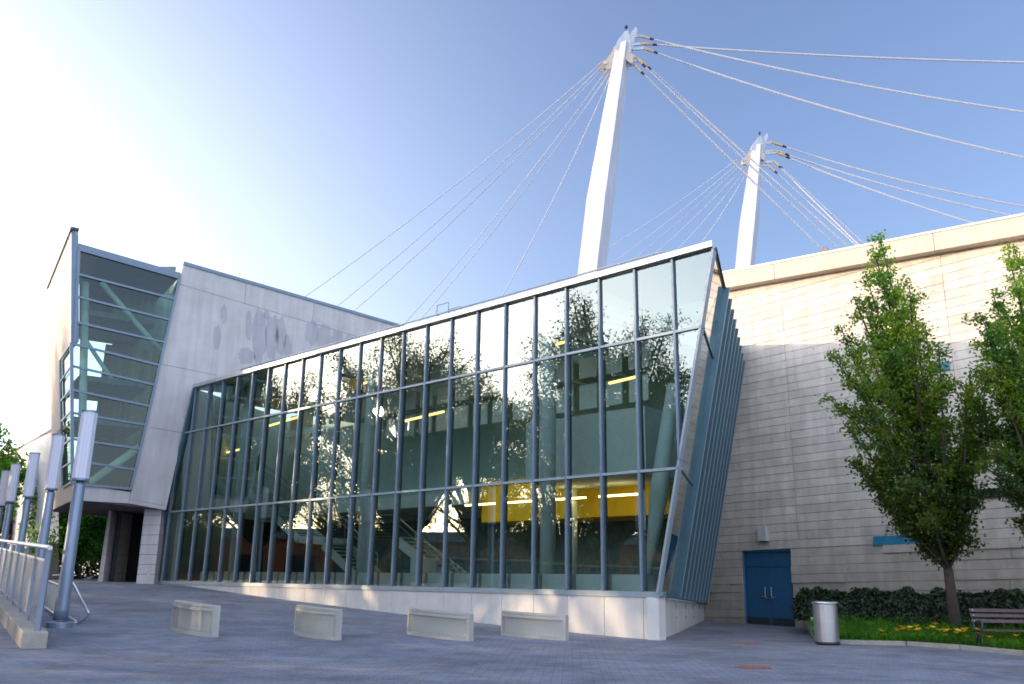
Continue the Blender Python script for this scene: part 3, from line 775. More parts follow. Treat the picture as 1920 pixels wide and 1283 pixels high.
b.bar(S(udL + .0, -.05, -.08), S(udL + .0, zd1, -.08), .06, .09); b.bar(S(udR - .0, -.05, -.08), S(udR - .0, zd1, -.08), .06, .09); b.bar(S(udL, zd1 - .03, -.08), S(udR, zd1 - .03, -.08), .09, .06)
b.build('door_frame', mBlue, dr)
b = MB(); b.prism([S(udL - .2, -.5, -.3), S(udR + .2, -.5, -.3), S(udR + .2, zd1 + .3, -.3), S(udL - .2, zd1 + .3, -.3)], -nS * .1); b.build('door_backing', mDark, stone)
# wall lamp over the door
u, z = SP(1432, 1002, .1); lm = empty('wall_lamp', S(u, z, 0), 0, 'small pale box lamp on the stone wall above the blue door', 'lamp')
b = MB(); b.prism([S(u - .17, z - .24, .012), S(u + .17, z - .24, .012), S(u + .15, z + .25, .012), S(u - .15, z + .25, .012)], nS * .22); b.build('lamp_housing', mConc, lm, bevel=.02)
b = MB(); b.prism([S(u - .13, z - .26, .03), S(u + .13, z - .26, .03), S(u + .13, z - .242, .03), S(u - .13, z - .242, .03)], nS * .16); b.build('lamp_lens', mSlot, lm)
# strips of blue and dark glazing in the wall
def strip(x0, y0, x1, y1, hpx, m, name):
    a = SP(x0, y0); c = SP(x1, y1); a2 = SP(x0, y0 + hpx); c2 = SP(x1, y1 + hpx)
    b = MB(); n = max(1, int((c[0] - a[0]) / 1.2))
    for k in range(n):
        f0 = k / n; f1 = (k + 1) / n
        P = lambda p, q, f: (p[0] + (q[0] - p[0]) * f, p[1] + (q[1] - p[1]) * f)
        q0 = P(a, c, f0); q1 = P(a, c, f1); q2 = P(a2, c2, f1); q3 = P(a2, c2, f0)
        b.prism([S(q0[0] + .008, q0[1], .06), S(q1[0] - .008, q1[1], .06), S(q2[0] - .008, q2[1], .06), S(q3[0] + .008, q3[1], .06)], -nS * .055)
    b.build(name, m, stone)
strip(1638, 1006, 1748, 1001, 17, mBlueP, 'blue_panel')
strip(1688, 985, 1760, 981, 16, mSlot, 'strip_window')
strip(1753, 682, 1781, 678, 15, mBlueP, 'blue_panel')
strip(1648, 838, 1775, 822, 15, mBlueP, 'blue_panel')
strip(1800, 820, 1925, 802, 14, mBlueP, 'blue_panel')
strip(1790, 853, 1930, 838, 16, mSlot, 'strip_window')
strip(1800, 921, 1930, 911, 17, mSlot, 'strip_window')

# ------------------------------------------------------------------ masts and cables
def mast(name, label, xb, yb, xt, yt, Y, k, kinkpx):
    root = empty(name, (at(xb, yb, Y).x, Y, 0), 0, label, 'mast', 'white cable masts above the roofs')
    pb = at(xb, yb, Y); pt = at(xt, yt, Y)
    pk = at(*kinkpx, Y); d0 = (pk - pb).normalized(); low = pb - d0 * ((pb.z - 2) / max(.3, d0.z))
    fy = R(30); aL = Vector((math.cos(fy), -math.sin(fy), 0)); bL = Vector((math.sin(fy), math.cos(fy), 0))
    b = MB(); ws_ = [.55 * k, .98 * k, 1.0 * k, .80 * k, .56 * k]
    cs = [low, pb.lerp(low, .1), pk, pk.lerp(pt, .5), pt]
    vs = []
    for c, w in zip(cs, ws_):
        for sx, sy in ((-1, -1), (1, -1), (1, 1), (-1, 1)): vs.append(c + aL * sx * w / 2 + bL * sy * w * .5)
    fs = [(i * 4 + q, i * 4 + (q + 1) % 4, (i + 1) * 4 + (q + 1) % 4, (i + 1) * 4 + q) for i in range(4) for q in range(4)] + [(3, 2, 1, 0), (16, 17, 18, 19)]
    b.add(vs, fs); b.build('shaft', mMast, root, bevel=.02)
    return root, pt
def mpoly(pts, ox, oy, sc_, Y): return [at(ox + x * sc_, oy + y * sc_, Y) for x, y in pts]
def head(root, ox, oy, s, Y, k):
    # white crest plate, its right wing, the shaded left gusset; pixels of the taller mast relative to (1168, 90)
    b = MB(); b.prism(mpoly([(-16, 0), (-10, -14), (4, -32), (10, -33), (14, -14), (16, 8), (2, 12)], ox, oy, s, Y - .25), Vector((0, .5, 0)))
    b.build('crest_plate', mMast, root)
    b = MB(); b.prism(mpoly([(10, -22), (24, -40), (27, -36), (26, -26), (21, -14), (19, 2), (8, 4)], ox, oy, s, Y - .1), Vector((0, .25, 0)))
    b.build('wing_plate', mMast, root)
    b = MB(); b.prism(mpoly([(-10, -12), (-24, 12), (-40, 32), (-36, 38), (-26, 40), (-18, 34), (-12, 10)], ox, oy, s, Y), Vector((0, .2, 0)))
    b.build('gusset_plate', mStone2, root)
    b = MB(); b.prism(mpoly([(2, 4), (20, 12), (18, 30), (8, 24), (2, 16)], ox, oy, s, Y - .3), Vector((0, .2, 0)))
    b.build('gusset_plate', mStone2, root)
    b = MB()
    p = at(ox - 33 * s, oy + 27 * s, Y - .05); b.tube([p, p + Vector((0, .35, 0))], .13 * k, 12); b.build('pin', mBrass, root)
    b = MB(); p = at(ox + 6 * s, oy - 32 * s, Y); b.tube([p - UZ * .1, p + UZ * .22 * k], .03 * k, 6); b.tube([p + UZ * .2 * k, p + UZ * .32 * k], .10 * k, 8); b.build('beacon', mDkMet, root)
M1, M2 = 45.0, 60.0
mastA, _ = mast('cable_mast', 'taller nearer white cable mast rising behind the glass hall', 1111, 500, 1169, 84, M1, 1.14, (1125, 378))
head(mastA, 1168, 90, 1.0, M1, 1.0)
mastB, _ = mast('cable_mast', 'shorter farther white cable mast rising behind the stone building', 1397, 500, 1421, 274, M2, 1.12, (1405, 420))
head(mastB, 1420, 279, .74, M2, 1.0)

def cable(x0, y0, Y0, x1, y1, Y1, r, label, group, ext=.12, sag=.0, sock=True, lug=None):
    if lug is None and r > .04: lug = ((1176, y0 + 3) if Y0 == M1 else (1426, y0 + 2))
    p = at(x0, y0, Y0); q = at(x1, y1, Y1); q = p + (q - p) * (1 + ext)
    n = 90; pts = []; r *= .88 if r > .04 else .80
    for i in range(n + 1):
        t = i / n; c = p.lerp(q, t); c.z -= sag * 4 * t * (1 - t); pts.append(c)
    b = MB(); b.tube(pts, r, 8); o = b.build('stay_cable', mCable, smooth=True)
    tag(o, label, 'cable', group)
    if sock:
        d = (pts[1] - pts[0]).normalized(); L_ = r * 15
        if lug:
            b = MB(); b.bar(p + d * L_ * .1, at(lug[0], lug[1], Y0 - .05), .07, .16); b.build('lug', mMast, o)
        b = MB(); b.tube([p - d * L_ * .2, p + d * L_ * .25, p + d * L_ * .3, p + d * L_], [r * 1.5, r * 1.7, r * 2.1, r * 1.3], 8); b.build('socket', mBrass, o)
        if r > .03:
            b = MB(); b.tube([p + d * L_, p + d * (L_ + r * 5)], [r * 1.7, r * 1.4], 8); b.build('collar', mDkMet, o)
g = 'thin cables fanning left from the taller mast'
lab = ['uppermost thin cable falling left from the taller mast', 'second thin cable from the top falling left from the taller mast', 'third thin cable from the top falling left from the taller mast',
       'fourth thin cable from the top falling left from the taller mast', 'fifth thin cable from the top falling left from the taller mast', 'steepest thin cable falling left from the taller mast']
for (x0, y0, x1, y1), l in zip([(1128, 118, 568, 556), (1129, 124, 626, 576), (1133, 126, 658, 585), (1137, 133, 762, 600), (1141, 140, 785, 600), (1143, 147, 942, 552)], lab):
    cable(x0, y0, M1, x1, y1, 50, .032, l, g, .06, .5)
g = 'thin cables fanning left from the shorter mast'
lab = [l.replace('taller', 'shorter') for l in lab]
for (x0, y0, x1, y1), l in zip([(1381, 300, 1135, 466), (1385, 306, 1152, 488), (1389, 309, 1180, 490), (1393, 314, 1236, 466), (1398, 318, 1270, 466), (1401, 322, 1316, 452)], lab):
    cable(x0, y0, M2, x1, y1, 62, .032, l, g, .15, .25)
g = 'thick white cables running right from the masts'
cable(1197, 67, M1, 1920, 206, 40, .055, 'top fixed thick cable of the taller mast crossing over its neighbour to the right', g, .1, .4)
cable(1201, 82, M1, 1920, 115, 40, .055, 'nearly level thick cable running right from the taller mast', g, .1, .2)
cable(1206, 90, M1, 1920, 290, 40, .055, 'lowest of the three thick cables running right from the taller mast', g, .1, .5)
cable(1447, 267, M2, 1920, 383, 56, .065, 'uppermost thick cable running right from the shorter mast', g, .1, .5)
cable(1452, 282, M2, 1905, 403, 56, .065, 'middle thick cable running right from the shorter mast', g, .1, .4)
cable(1455, 286, M2, 1825, 416, 56, .065, 'lowest thick cable running right from the shorter mast', g, .1, .3)
g = 'thick white cables dropping to the roof of the stone building'
cable(1187, 120, M1, 1543, 469, 44, .055, 'thick cable dropping from the taller mast to the dark cone on the roof edge', g, .02)
cable(1189, 106, M1, 1575, 468, 44, .055, 'middle thick cable dropping from the taller mast behind the coping', g, .12)
cable(1200, 112, M1, 1593, 464, 46, .05, 'outer thick cable dropping from the taller mast behind the coping', g, .12)
cable(1439, 309, M2, 1607, 461, 58, .06, 'inner thick cable dropping from the shorter mast behind the coping', g, .15)
cable(1450, 302, M2, 1611, 460, 57, .05, 'middle thick cable dropping from the shorter mast behind the coping', g, .15)
cable(1453, 303, M2, 1622, 459, 57, .05, 'outer thick cable dropping from the shorter mast behind the coping', g, .15)
p = at(1547, 471, 43.8); b = MB(); b.lathe(p - UZ * .6, [(.5, 0), (.38, .4), (.16, .75), (.1, .8)], 14)
tag(b.build('cable_anchor', mBrass), 'small dark cone anchoring a cable above the stone coping', 'anchor')

# ------------------------------------------------------------------ light columns
def light_column(first):
    root = empty('light_column', (0, 0, 0))
    b = MB(); b.lathe((0, 0, 0), [(.27, -.3), (.27, .11), (.25, .13)], 28); b.build('base', mPole, root, bevel=.01)
    b = MB(); b.lathe((0, 0, 0), [(.155, .16), (.150, .4), (.125, 3.3), (.12, 3.36)], 28); b.build('pole', mPole, root, smooth=True)
    b = MB(); b.lathe((0, 0, 0), [(.09, 3.34), (.09, 3.44)], 20); b.build('collar', mDkMet, root)
    b = MB()
    n = 40; prof = [(3.44, 1), (5.12, 1)]
    vs = []; 
    for z, k in prof:
        for i in range(n):
            t = 2 * math.pi * i / n; r_ = .175 * (1 + (.05 if i % 4 < 2 else 0)); vs.append((r_ * math.cos(t), r_ * math.sin(t), z))
    fs = [(i, (i + 1) % n, n + (i + 1) % n, n + i) for i in range(n)] + [tuple(range(n - 1, -1, -1)), tuple(range(n, 2 * n))]
    b.add(vs, fs); b.build('lamp_shade', mShade, root)
    b = MB(); b.lathe((0, 0, 0), [(.188, 3.42), (.188, 3.47)], 28); b.lathe((0, 0, 0), [(.188, 5.10), (.188, 5.15)], 28); b.build('shade_ring', mPole, root)
    return root
protoL = light_column(True)
spots = [((150, 903), 20.4, 'nearest light column, its frosted shade in front of the glazed bay'),
         ((95, 920), 26.3, 'second light column counting from the bike rack, shade beside the flank wall'),
         ((52, 934), 32.2, 'middle light column of the row, before the white building'),
         ((19, 943), 38.0, 'second light column from the far end of the row'),
         ((1, 950), 43.6, 'farthest light column, half cut by the picture edge')]
for i, ((px, py), Y, lb) in enumerate(spots):
    o = protoL if i == 0 else copy_tree(protoL)
    p = at(px, py, Y); zg_ = gz(p.x, p.y); kz = (p.z - zg_) / 3.40; o.scale = (1, 1, kz); o.location = (p.x, p.y, zg_); o.rotation_euler = (0, 0, i * .7)
    tag(o, lb, 'street lamp', 'light columns in a row at the left')

# ------------------------------------------------------------------ railing, kerb, bike rack
rp = at(70, 1183, 16.5); rdir = Vector((math.sin(R(-32.5)), math.cos(R(-32.5)), math.tan(R(2.2)))); rz_ = rp.z
def RL(d, up_=0.0, side=0.0):
    sd = Vector((rdir.y, -rdir.x, 0)).normalized(); return rp + rdir * d + UZ * up_ + sd * side
def sheet_uv(o):                       # simple metric uv from local coordinates (horizontal length, z)
    me = o.data; uv = me.uv_layers.new(name='UVMap')
    for l in me.loops:
        v = me.vertices[l.vertex_index].co; uv.data[l.index].uv = (math.hypot(v.x, v.y), v.z)
rl = empty('railing', rp, 0, 'grey steel railing with fine mesh infill in the left foreground', 'railing')
posts = [0, 2.15, 4.3, 6.45, 8.6, 10.75, 12.9, 15.05]
for k, d in enumerate(posts):
    b = MB(); b.bar(RL(d, 0), RL(d, 1.42 if k == 0 else 1.38), .10 if k == 0 else .06, .05); b.build('post', mPole, rl)
b = MB(); b.tube([RL(-.08, 1.44), RL(15.2, 1.44)], .045, 12); b.build('handrail', mSteel, rl)
for a, c in zip(posts, posts[1:]):
    b = MB(); q = [RL(a + .06, .14), RL(c, .14), RL(c, 1.21), RL(a + .06, 1.21)]
    b.add(q, [(0, 1, 2, 3)]); o = b.build('mesh_panel', mMeshR, rl); sheet_uv(o)
    b = MB(); b.bar(q[0], q[1], .03, .03); b.bar(q[3], q[2], .03, .04); b.build('panel_frame', mPole, rl)
kerb = MB()
for k in range(9):
    a = -.25 + k * 1.9; c = a + 1.88
    kerb.hexa([RL(a, -.5, -.24), RL(a, -.5, .16), RL(c, -.5, .16), RL(c, -.5, -.24), RL(a, 0, -.24), RL(a, 0, .16), RL(c, 0, .16), RL(c, 0, -.24)])
tag(kerb.build('kerb_wall', mKerb, bevel=.015), 'low pale stone kerb wall carrying the mesh railing', 'kerb')
# bike rack (bars) and the bent tube hoop
bk = empty('bike_rack', ground(120, 1160), 0, 'low steel grid bike rack behind the nearest light column', 'bike rack')
b0 = ground(104, 1160); ddir = Vector((math.sin(R(-32)), math.cos(R(-32)), .03)).normalized()
b = MB()
b.tube([b0 + UZ * .78 + ddir * .0, b0 + UZ * .78 + ddir * 3.2], .03, 8); b.tube([b0 + UZ * .10, b0 + UZ * .10 + ddir * 3.2], .03, 8); b.build('rack_rail', mSteel, bk)
b = MB()
for k in range(15): q = b0 + ddir * (.1 + k * .215); b.tube([q + UZ * .1, q + UZ * .78], .014, 6)
b.build('rack_bar', mSteel, bk)
hp = [(112, 1092), (128, 1088), (137, 1094), (150, 1118), (164, 1145), (165, 1152), (160, 1159), (150, 1166), (143, 1169), (112, 1167)]
Yh = ground(143, 1170).y
b = MB(); pts = [at(x, y, Yh + (.35 if i < 4 else 0)) for i, (x, y) in enumerate(hp)]
fine = []
for i in range(len(pts) - 1):
    for t in (0, .33, .66):
        p0 = pts[max(i - 1, 0)]; p1_ = pts[i]; p2_ = pts[i + 1]; p3 = pts[min(i + 2, len(pts) - 1)]
        fine.append(.5 * ((2 * p1_) + (p2_ - p0) * t + (2 * p0 - 5 * p1_ + 4 * p2_ - p3) * t * t + (3 * p1_ - p0 - 3 * p2_ + p3) * t ** 3))
fine.append(pts[-1])
b.tube(fine, .032, 10); b.tube([at(120, 1151, Yh + 1.4), at(143, 1166, Yh)], .028, 8)
tag(b.build('bike_hoop', mSteel, smooth=True), 'bent shiny steel bike hoop beside the nearest light column', 'bike rack')
# bicycle leaning in the rack
bc = empty('bicycle', b0 + ddir * 1.5, 0, 'parked bicycle with red saddle bag half hidden behind the rack bars', 'bicycle')
sd = Vector((ddir.y, -ddir.x, 0)).normalized(); o0 = b0 + ddir * .6 + sd * .22
mRub = mat('tyre_rubber', (.02, .02, .02), .8); mRed = mat('red_paint', (.45, .02, .03), .4)
for d in (0, 1.05):
    b = MB(); c = o0 + ddir * d + UZ * .36
    ring = [c + ddir * .33 * math.cos(t) + UZ * .33 * math.sin(t) for t in [2 * math.pi * k / 24 for k in range(25)]]
    b.tube(ring, .02, 8, cap=False); w = b.build('wheel', mRub, bc)
    b = MB()
    for k in range(12): t = math.pi * 2 * k / 12; b.tube([c, c + ddir * .32 * math.cos(t) + UZ * .32 * math.sin(t)], .003, 4)
    b.tube([c - sd * .05, c + sd * .05], .025, 8); b.build('spokes', mSteel, w)
b = MB(); h0 = o0 + UZ * .36; h1 = o0 + ddir * 1.05 + UZ * .36; bbk = o0 + ddir * .45 + UZ * .3; st_ = o0 + ddir * .33 + UZ * .85; hd = o0 + ddir * .9 + UZ * .82
for a, c in ((h0, bbk), (bbk, st_), (st_, hd), (bbk, hd), (hd, h1), (h0, st_)): b.tube([a, c], .016, 8)
b.build('frame', mSteel, bc)
b = MB(); b.tube([st_ + UZ * .1 - ddir * .12, st_ + UZ * .12 + ddir * .1], [.07, .03], 8); b.build('saddle', mRed, bc)
b = MB(); b.tube([hd + UZ * .15 - sd * .28, hd + UZ * .17, hd + UZ * .15 + sd * .28], .014, 8); b.tube([hd, hd + UZ * .16], .014, 8); b.build('handlebar', mSteel, bc)

# ------------------------------------------------------------------ curved mesh benches
def arc_bench(pl, pr, h, label, bulge=.34):
    L = ground(*pl); Rr = ground(*pr); ch = Rr - L; n = Vector((ch.y, -ch.x, 0)).normalized()
    if n.y > 0: n = -n
    root = empty('curved_bench', (L + Rr) / 2, 0, label, 'bench', 'curved mesh sided benches on the plaza')
    N_ = 16
    def pt(t, off=0.0): return L + ch * t + n * (bulge * 4 * t * (1 - t) + off)
    def bk_(t, off=0.0): return L + ch * t - n * (.14 + .0) + n * (bulge * 4 * t * (1 - t) * .35 - off)
    # top slab
    b = MB(); ts = [k / N_ for k in range(N_ + 1)]
    poly = [pt(t) + UZ * (h - .05) for t in ts] + [bk_(t) + UZ * (h - .05) for t in ts[::-1]]
    b.prism(poly, UZ * .05); b.build('seat_slab', mBenchF, root, bevel=.006)
    # frame
    b = MB()
    for k in range(N_):
        b.bar(pt(ts[k]) + UZ * .035, pt(ts[k + 1]) + UZ * .035, .03, .07); b.bar(pt(ts[k]) + UZ * (h - .09), pt(ts[k + 1]) + UZ * (h - .09), .03, .07)
        b.bar(bk_(ts[k]) + UZ * .035, bk_(ts[k + 1]) + UZ * .035, .03, .07)
    for t in (0.012, .985): b.bar(pt(t) + UZ * .0, pt(t) + UZ * (h - .05), .05 if t < .5 else .11, .03, up=n)
    b.prism([pt(0), bk_(0), bk_(0) + UZ * (h - .05), pt(0) + UZ * (h - .05)], ch.normalized() * .02)
    b.prism([pt(1), bk_(1), bk_(1) + UZ * (h - .05), pt(1) + UZ * (h - .05)], ch.normalized() * -.02)
    b.build('frame', mBenchF, root)
    b = MB(); vs = []; fs = []
    for k in range(N_ + 1): vs += [pt(ts[k], -.01) + UZ * .05, pt(ts[k], -.01) + UZ * (h - .06)]
    fs = [(2 * k, 2 * k + 2, 2 * k + 3, 2 * k + 1) for k in range(N_)]
    b.add(vs, fs); o = b.build('mesh_panel', mMeshB, root)
    me = o.data; uv = me.uv_layers.new(name='UVMap'); Lg = ch.length
    for l in me.loops: i = l.vertex_index; uv.data[l.index].uv = (Lg * (i // 2) / N_, (h - .11) * (i % 2))
    b = MB(); vs = []
    for k in range(N_ + 1): vs += [bk_(ts[k], -.01) + UZ * .05, bk_(ts[k], -.01) + UZ * (h - .06)]
    b.add(vs, fs); o = b.build('back_panel', mIntG, root)
arc_bench((321, 1180), (397, 1195), .64, 'leftmost curved mesh bench, sunlit and nearest the entrance', .20)
arc_bench((552, 1189), (629, 1201), .64, 'curved mesh bench standing between the leftmost and the long paired ones', .18)
arc_bench((764, 1189), (879, 1203), .60, 'left one of the two long curved mesh benches below the plinth', .16)
arc_bench((940, 1191), (1060, 1202), .58, 'right one of the two long curved mesh benches below the plinth', .16)

# ------------------------------------------------------------------ litter bin
p = ground(1552, 1209); can = empty('litter_bin', p, 0, 'round perforated steel litter bin beside the planting bed', 'litter bin')
b = MB(); n = 40; vs = []; fs = []
for z in (.06, .93):
    for k in range(n + 1): t = 2 * math.pi * k / n; vs.append(p + Vector((.285 * math.cos(t), .285 * math.sin(t), z)))
fs = [(k, k + 1, n + 2 + k, n + 1 + k) for k in range(n)]
b.add(vs, fs); o = b.build('bin_body', mMeshC, can, smooth=True)
uv = o.data.uv_layers.new(name='UVMap')
for l in o.data.loops: i = l.vertex_index; uv.data[l.index].uv = ((i % (n + 1)) / n * 1.792, .87 * (i // (n + 1)))
b = MB(); b.lathe(p, [(.26, .05), (.262, .90)], 32); b.build('liner', mat('bin_liner', (.22, .22, .24), .4, metal=.5), can, smooth=True)
b = MB(); b.lathe(p, [(.30, .93), (.315, .95), (.31, .985), (.22, .995), (.20, .95)], 40); b.build('rim', mSteel, can, smooth=True)
b = MB(); b.lathe(p, [(.24, 0), (.29, .03), (.29, .07)], 32); b.build('base_ring', mDkMet, can)

# ------------------------------------------------------------------ park bench at the right
q = ground(1846, 1222); pb_ = empty('park_bench', q, 0, 'park bench with dark wooden slats and black metal ends at the right edge', 'bench')
bx_ = Vector((1, -.10, 0)).normalized(); by_ = Vector((.10, 1, 0)).normalized()
def BQ(x, y, z): return q + bx_ * x + by_ * y + UZ * z
for x in (0, 1.75):
    b = MB()
    b.tube([BQ(x, -.02, 0), BQ(x, .05, .22), BQ(x, .03, .42), BQ(x, -.06, .60), BQ(x, .02, .64), BQ(x, .30, .62)], [.022, .02, .022, .02, .022, .02], 8)
    b.tube([BQ(x, .46, 0), BQ(x, .36, .2), BQ(x, .38, .42), BQ(x, .46, .70), BQ(x, .50, .90)], [.022, .02, .022, .02, .016], 8)
    b.tube([BQ(x, .03, .42), BQ(x, .38, .42)], .02, 8); b.tube([BQ(x, .05, .22), BQ(x, .22, .30), BQ(x, .36, .2)], .014, 6)
    b.build('end_frame', mDkMet, pb_, smooth=True)
    b = MB()
    for z, y in ((.87, .44), (.76, .43), (.64, .41), (.45, .34)): b.tube([BQ(x, y - .04, z), BQ(x, y - .055, z)], .012, 8)
    b.build('bolt', mSteel, pb_)
for y, z, tl in ((.455, .87, .1), (.43, .76, .1), (.40, .64, .1)):
    b = MB(); b.hexa([BQ(-.05, y - .02, z - .04), BQ(1.9, y - .02, z - .04), BQ(1.9, y + .02, z - .04), BQ(-.05, y + .02, z - .04), BQ(-.05, y, z + .04), BQ(1.9, y, z + .04), BQ(1.9, y + .04, z + .04), BQ(-.05, y + .04, z + .04)]); b.build('back_slat', mWood, pb_, bevel=.008)
for y in (.03, .13, .23, .33):
    b = MB(); b.hexa([BQ(-.05, y, .43), BQ(1.9, y, .43), BQ(1.9, y + .08, .43), BQ(-.05, y + .08, .43), BQ(-.05, y, .46), BQ(1.9, y, .46), BQ(1.9, y + .08, .46), BQ(-.05, y + .08, .46)]); b.build('seat_slat', mWood, pb_, bevel=.006)

# ------------------------------------------------------------------ covers in the paving
for (x, y, wx, lb) in ((1399, 1207, .30, 'farther small rusty round cover set in the paving'), (1412, 1252, .30, 'nearer small rusty round cover set in the paving')):
    p = ground(x, y); b = MB(); b.lathe(p + UZ * .004, [(wx, 0), (wx, .006), (wx - .02, .010)], 28); b.lathe(p + UZ * .004, [(wx * .7, .008), (wx * .7, .014)], 20)
    tag(b.build('drain_cover', mRust), lb, 'cover')

# ------------------------------------------------------------------ planting bed
kb = [ground(1530, 1204), ground(1575, 1208), ground(1700, 1211), ground(1800, 1218), ground(1920, 1230), ground(2150, 1262)]
b = MB()
for a, c in zip(kb, kb[1:]):
    n_ = max(1, int((c - a).length / .9))
    for i in range(n_):
        p0 = a.lerp(c, i / n_); p1_ = a.lerp(c, (i + 1) / n_ - .012 / max(.5, (c - a).length)); sd = Vector((-(c - a).y, (c - a).x, 0)).normalized() * .14
        b.prism([p0 - UZ * .1, p1_ - UZ * .1, p1_ + sd - UZ * .1, p0 + sd - UZ * .1], UZ * .20)
tag(b.build('kerb', mKerb, bevel=.012), 'pale stone kerb edging the planting bed', 'kerb')
# bed soil: grid between the kerb and the wall
def wallpt(px): u, _ = SP(px, 1100); return S(u, 0, .02)
wl_ = [wallpt(1508), wallpt(1560), wallpt(1680), wallpt(1800), wallpt(1920), wallpt(2200)]
def bed(a, t):                          # a 0..1 along, t 0 kerb .. 1 wall
    f = a * 5; i = min(4, int(f)); k = f - i
    p = kb[i].lerp(kb[i + 1], k).lerp(wl_[i].lerp(wl_[i + 1], k), t)
    p.z = .06 + .80 * min(1, max(0, (t - .12) / .6)) ** 1.2; return p
b = MB(); nx, ny = 40, 12
vs = [bed(i / nx, .03 + .97 * j / ny) for j in range(ny + 1) for i in range(nx + 1)]
b.add(vs, [(j * (nx + 1) + i, j * (nx + 1) + i + 1, (j + 1) * (nx + 1) + i + 1, (j + 1) * (nx + 1) + i) for j in range(ny) for i in range(nx)])
tag(b.build('planting_bed', mSoil, smooth=True), kind='structure')
# cheek wall at the left of the bed
b = MB(); a = kb[0]; c = wl_[0]; d_ = (c - a); sd = Vector((-d_.y, d_.x, 0)).normalized() * .28
hs = [.14, .30, .50, .72, .95, 1.1]
for i in range(6):
    p0 = a.lerp(c, i / 6 + .003); p1_ = a.lerp(c, (i + 1) / 6 - .003); h = hs[i]
    b.prism([p0 - UZ * .2, p1_ - UZ * .2, p1_ - UZ * .2 - sd, p0 - UZ * .2 - sd], UZ * (h + .2))
tag(b.build('retaining_wall', mBase, bevel=.012), 'pale stepped retaining wall between the door forecourt and the bed', 'wall')

def leaf_cloud(pts, nrm, size, rg, aspect=.55, fold=.25):
    """one mesh of small leaf faces; pts Nx3, size N"""
    n = len(pts)
    a = rg.normal(size=(n, 3)); a /= np.linalg.norm(a, axis=1)[:, None]
    if nrm is not None: a = a * .9 + nrm; a /= np.linalg.norm(a, axis=1)[:, None]
    b_ = rg.normal(size=(n, 3)); b_ -= a * (a * b_).sum(1)[:, None]; b_ /= np.linalg.norm(b_, axis=1)[:, None]
    c_ = np.cross(a, b_)
    s = size[:, None]
    v = np.empty((n, 6, 3))
    v[:, 0] = pts - b_ * s * .5; v[:, 1] = pts + c_ * s * aspect * .5 - b_ * s * .12 + a * s * fold * .3
    v[:, 2] = pts + c_ * s * aspect * .42 + b_ * s * .22 + a * s * fold * .3
    v[:, 3] = pts + b_ * s * .5; v[:, 4] = pts - c_ * s * aspect * .42 + b_ * s * .22 + a * s * fold * .3
    v[:, 5] = pts - c_ * s * aspect * .5 - b_ * s * .12 + a * s * fold * .3
    idx = np.arange(n)[:, None] * 6
    f = np.concatenate([idx + np.array([[0, 1, 2, 3]]), idx + np.array([[0, 3, 4, 5]])], 0)
    return v.reshape(-1, 3), f
# gaps in the avenue foliage: where the low sun gets through and lands as streaks and patches
gaps = [(np.array(list(gp_)), .62)]
for (x, y, r_) in ((200, 1105, .35), (225, 1122, .30), (180, 1138, .30), (260, 1150, .35), (60, 1212, .30), (210, 1227, .35), (360, 1242, .35), (520, 1213, .30), (640, 1235, .25), (860, 1206, .30), (960, 1195, .35),
                   (1010, 1219, .35), (1120, 1228, .25), (1310, 1240, .30), (1480, 1238, .35), (700, 1178, .30), (770, 1176, .30), (450, 1132, .35), (330, 1122, .30), (120, 1262, .30), (800, 1262, .25), (1380, 1208, .3), (560, 1160, .3)):
    gaps.append((np.array(list(ground(x, y))), r_))
for (x, y, r_) in ((820, 1128, .30), (905, 1135, .35), (935, 1122, .30), (985, 1150, .35), (1085, 1180, .35), (1125, 1142, .35), (700, 1112, .35), (620, 1116, .4), (560, 1112, .4), (1190, 1186, .3), (480, 1106, .4), (1050, 1130, .25),
                   (434, 1000, .35), (690, 1010, .3), (565, 760, .35), (497, 720, .35)):
    gaps.append((np.array(list(hit(x, y, F(0, 0), nF))), r_))
for (x, y, r_) in ((360, 1150, .3), (600, 1168, .3), (985, 1175, .2), (810, 1180, .2)):
    gaps.append((np.array(list(at(x, y, ground(x, 1190).y))), r_))
for (x, y, r_) in ((1640, 1040, .22), (1655, 1010, .2), (1700, 1065, .25), (1745, 1010, .25), (1745, 1080, .25), (1440, 1100, .28), (1440, 1130, .28), (1590, 1075, .2)):
    gaps.append((np.array(list(hit(x, y, S(0, 0), nS))), r_))
GP = np.array([g[0] for g in gaps]); GR = np.array([g[1] for g in gaps]) * 1.25 + .06; GR[0] = .40
def in_gap(p, k=1.0):
    q_ = np.array(list(p)) - GP; al = q_ @ GLD; return bool((np.linalg.norm(q_ - al[:, None] * GLD, axis=1) < GR * k).any())
def np_mesh(name, v, f, m, parent=None):
    me = bpy.data.meshes.new(name); me.vertices.add(len(v)); me.vertices.foreach_set('co', v.astype(np.float32).ravel())
    k = f.shape[1]; me.loops.add(f.size); me.loops.foreach_set('vertex_index', f.astype(np.int32).ravel())
    me.polygons.add(len(f)); me.polygons.foreach_set('loop_start', np.arange(0, f.size, k, dtype=np.int32)); me.polygons.foreach_set('loop_total', np.full(len(f), k, dtype=np.int32))
    me.update(calc_edges=True); me.validate(); me.materials.append(m)
    o = bpy.data.objects.new(name, me); col.objects.link(o)
    if parent: o.parent = parent
    return o

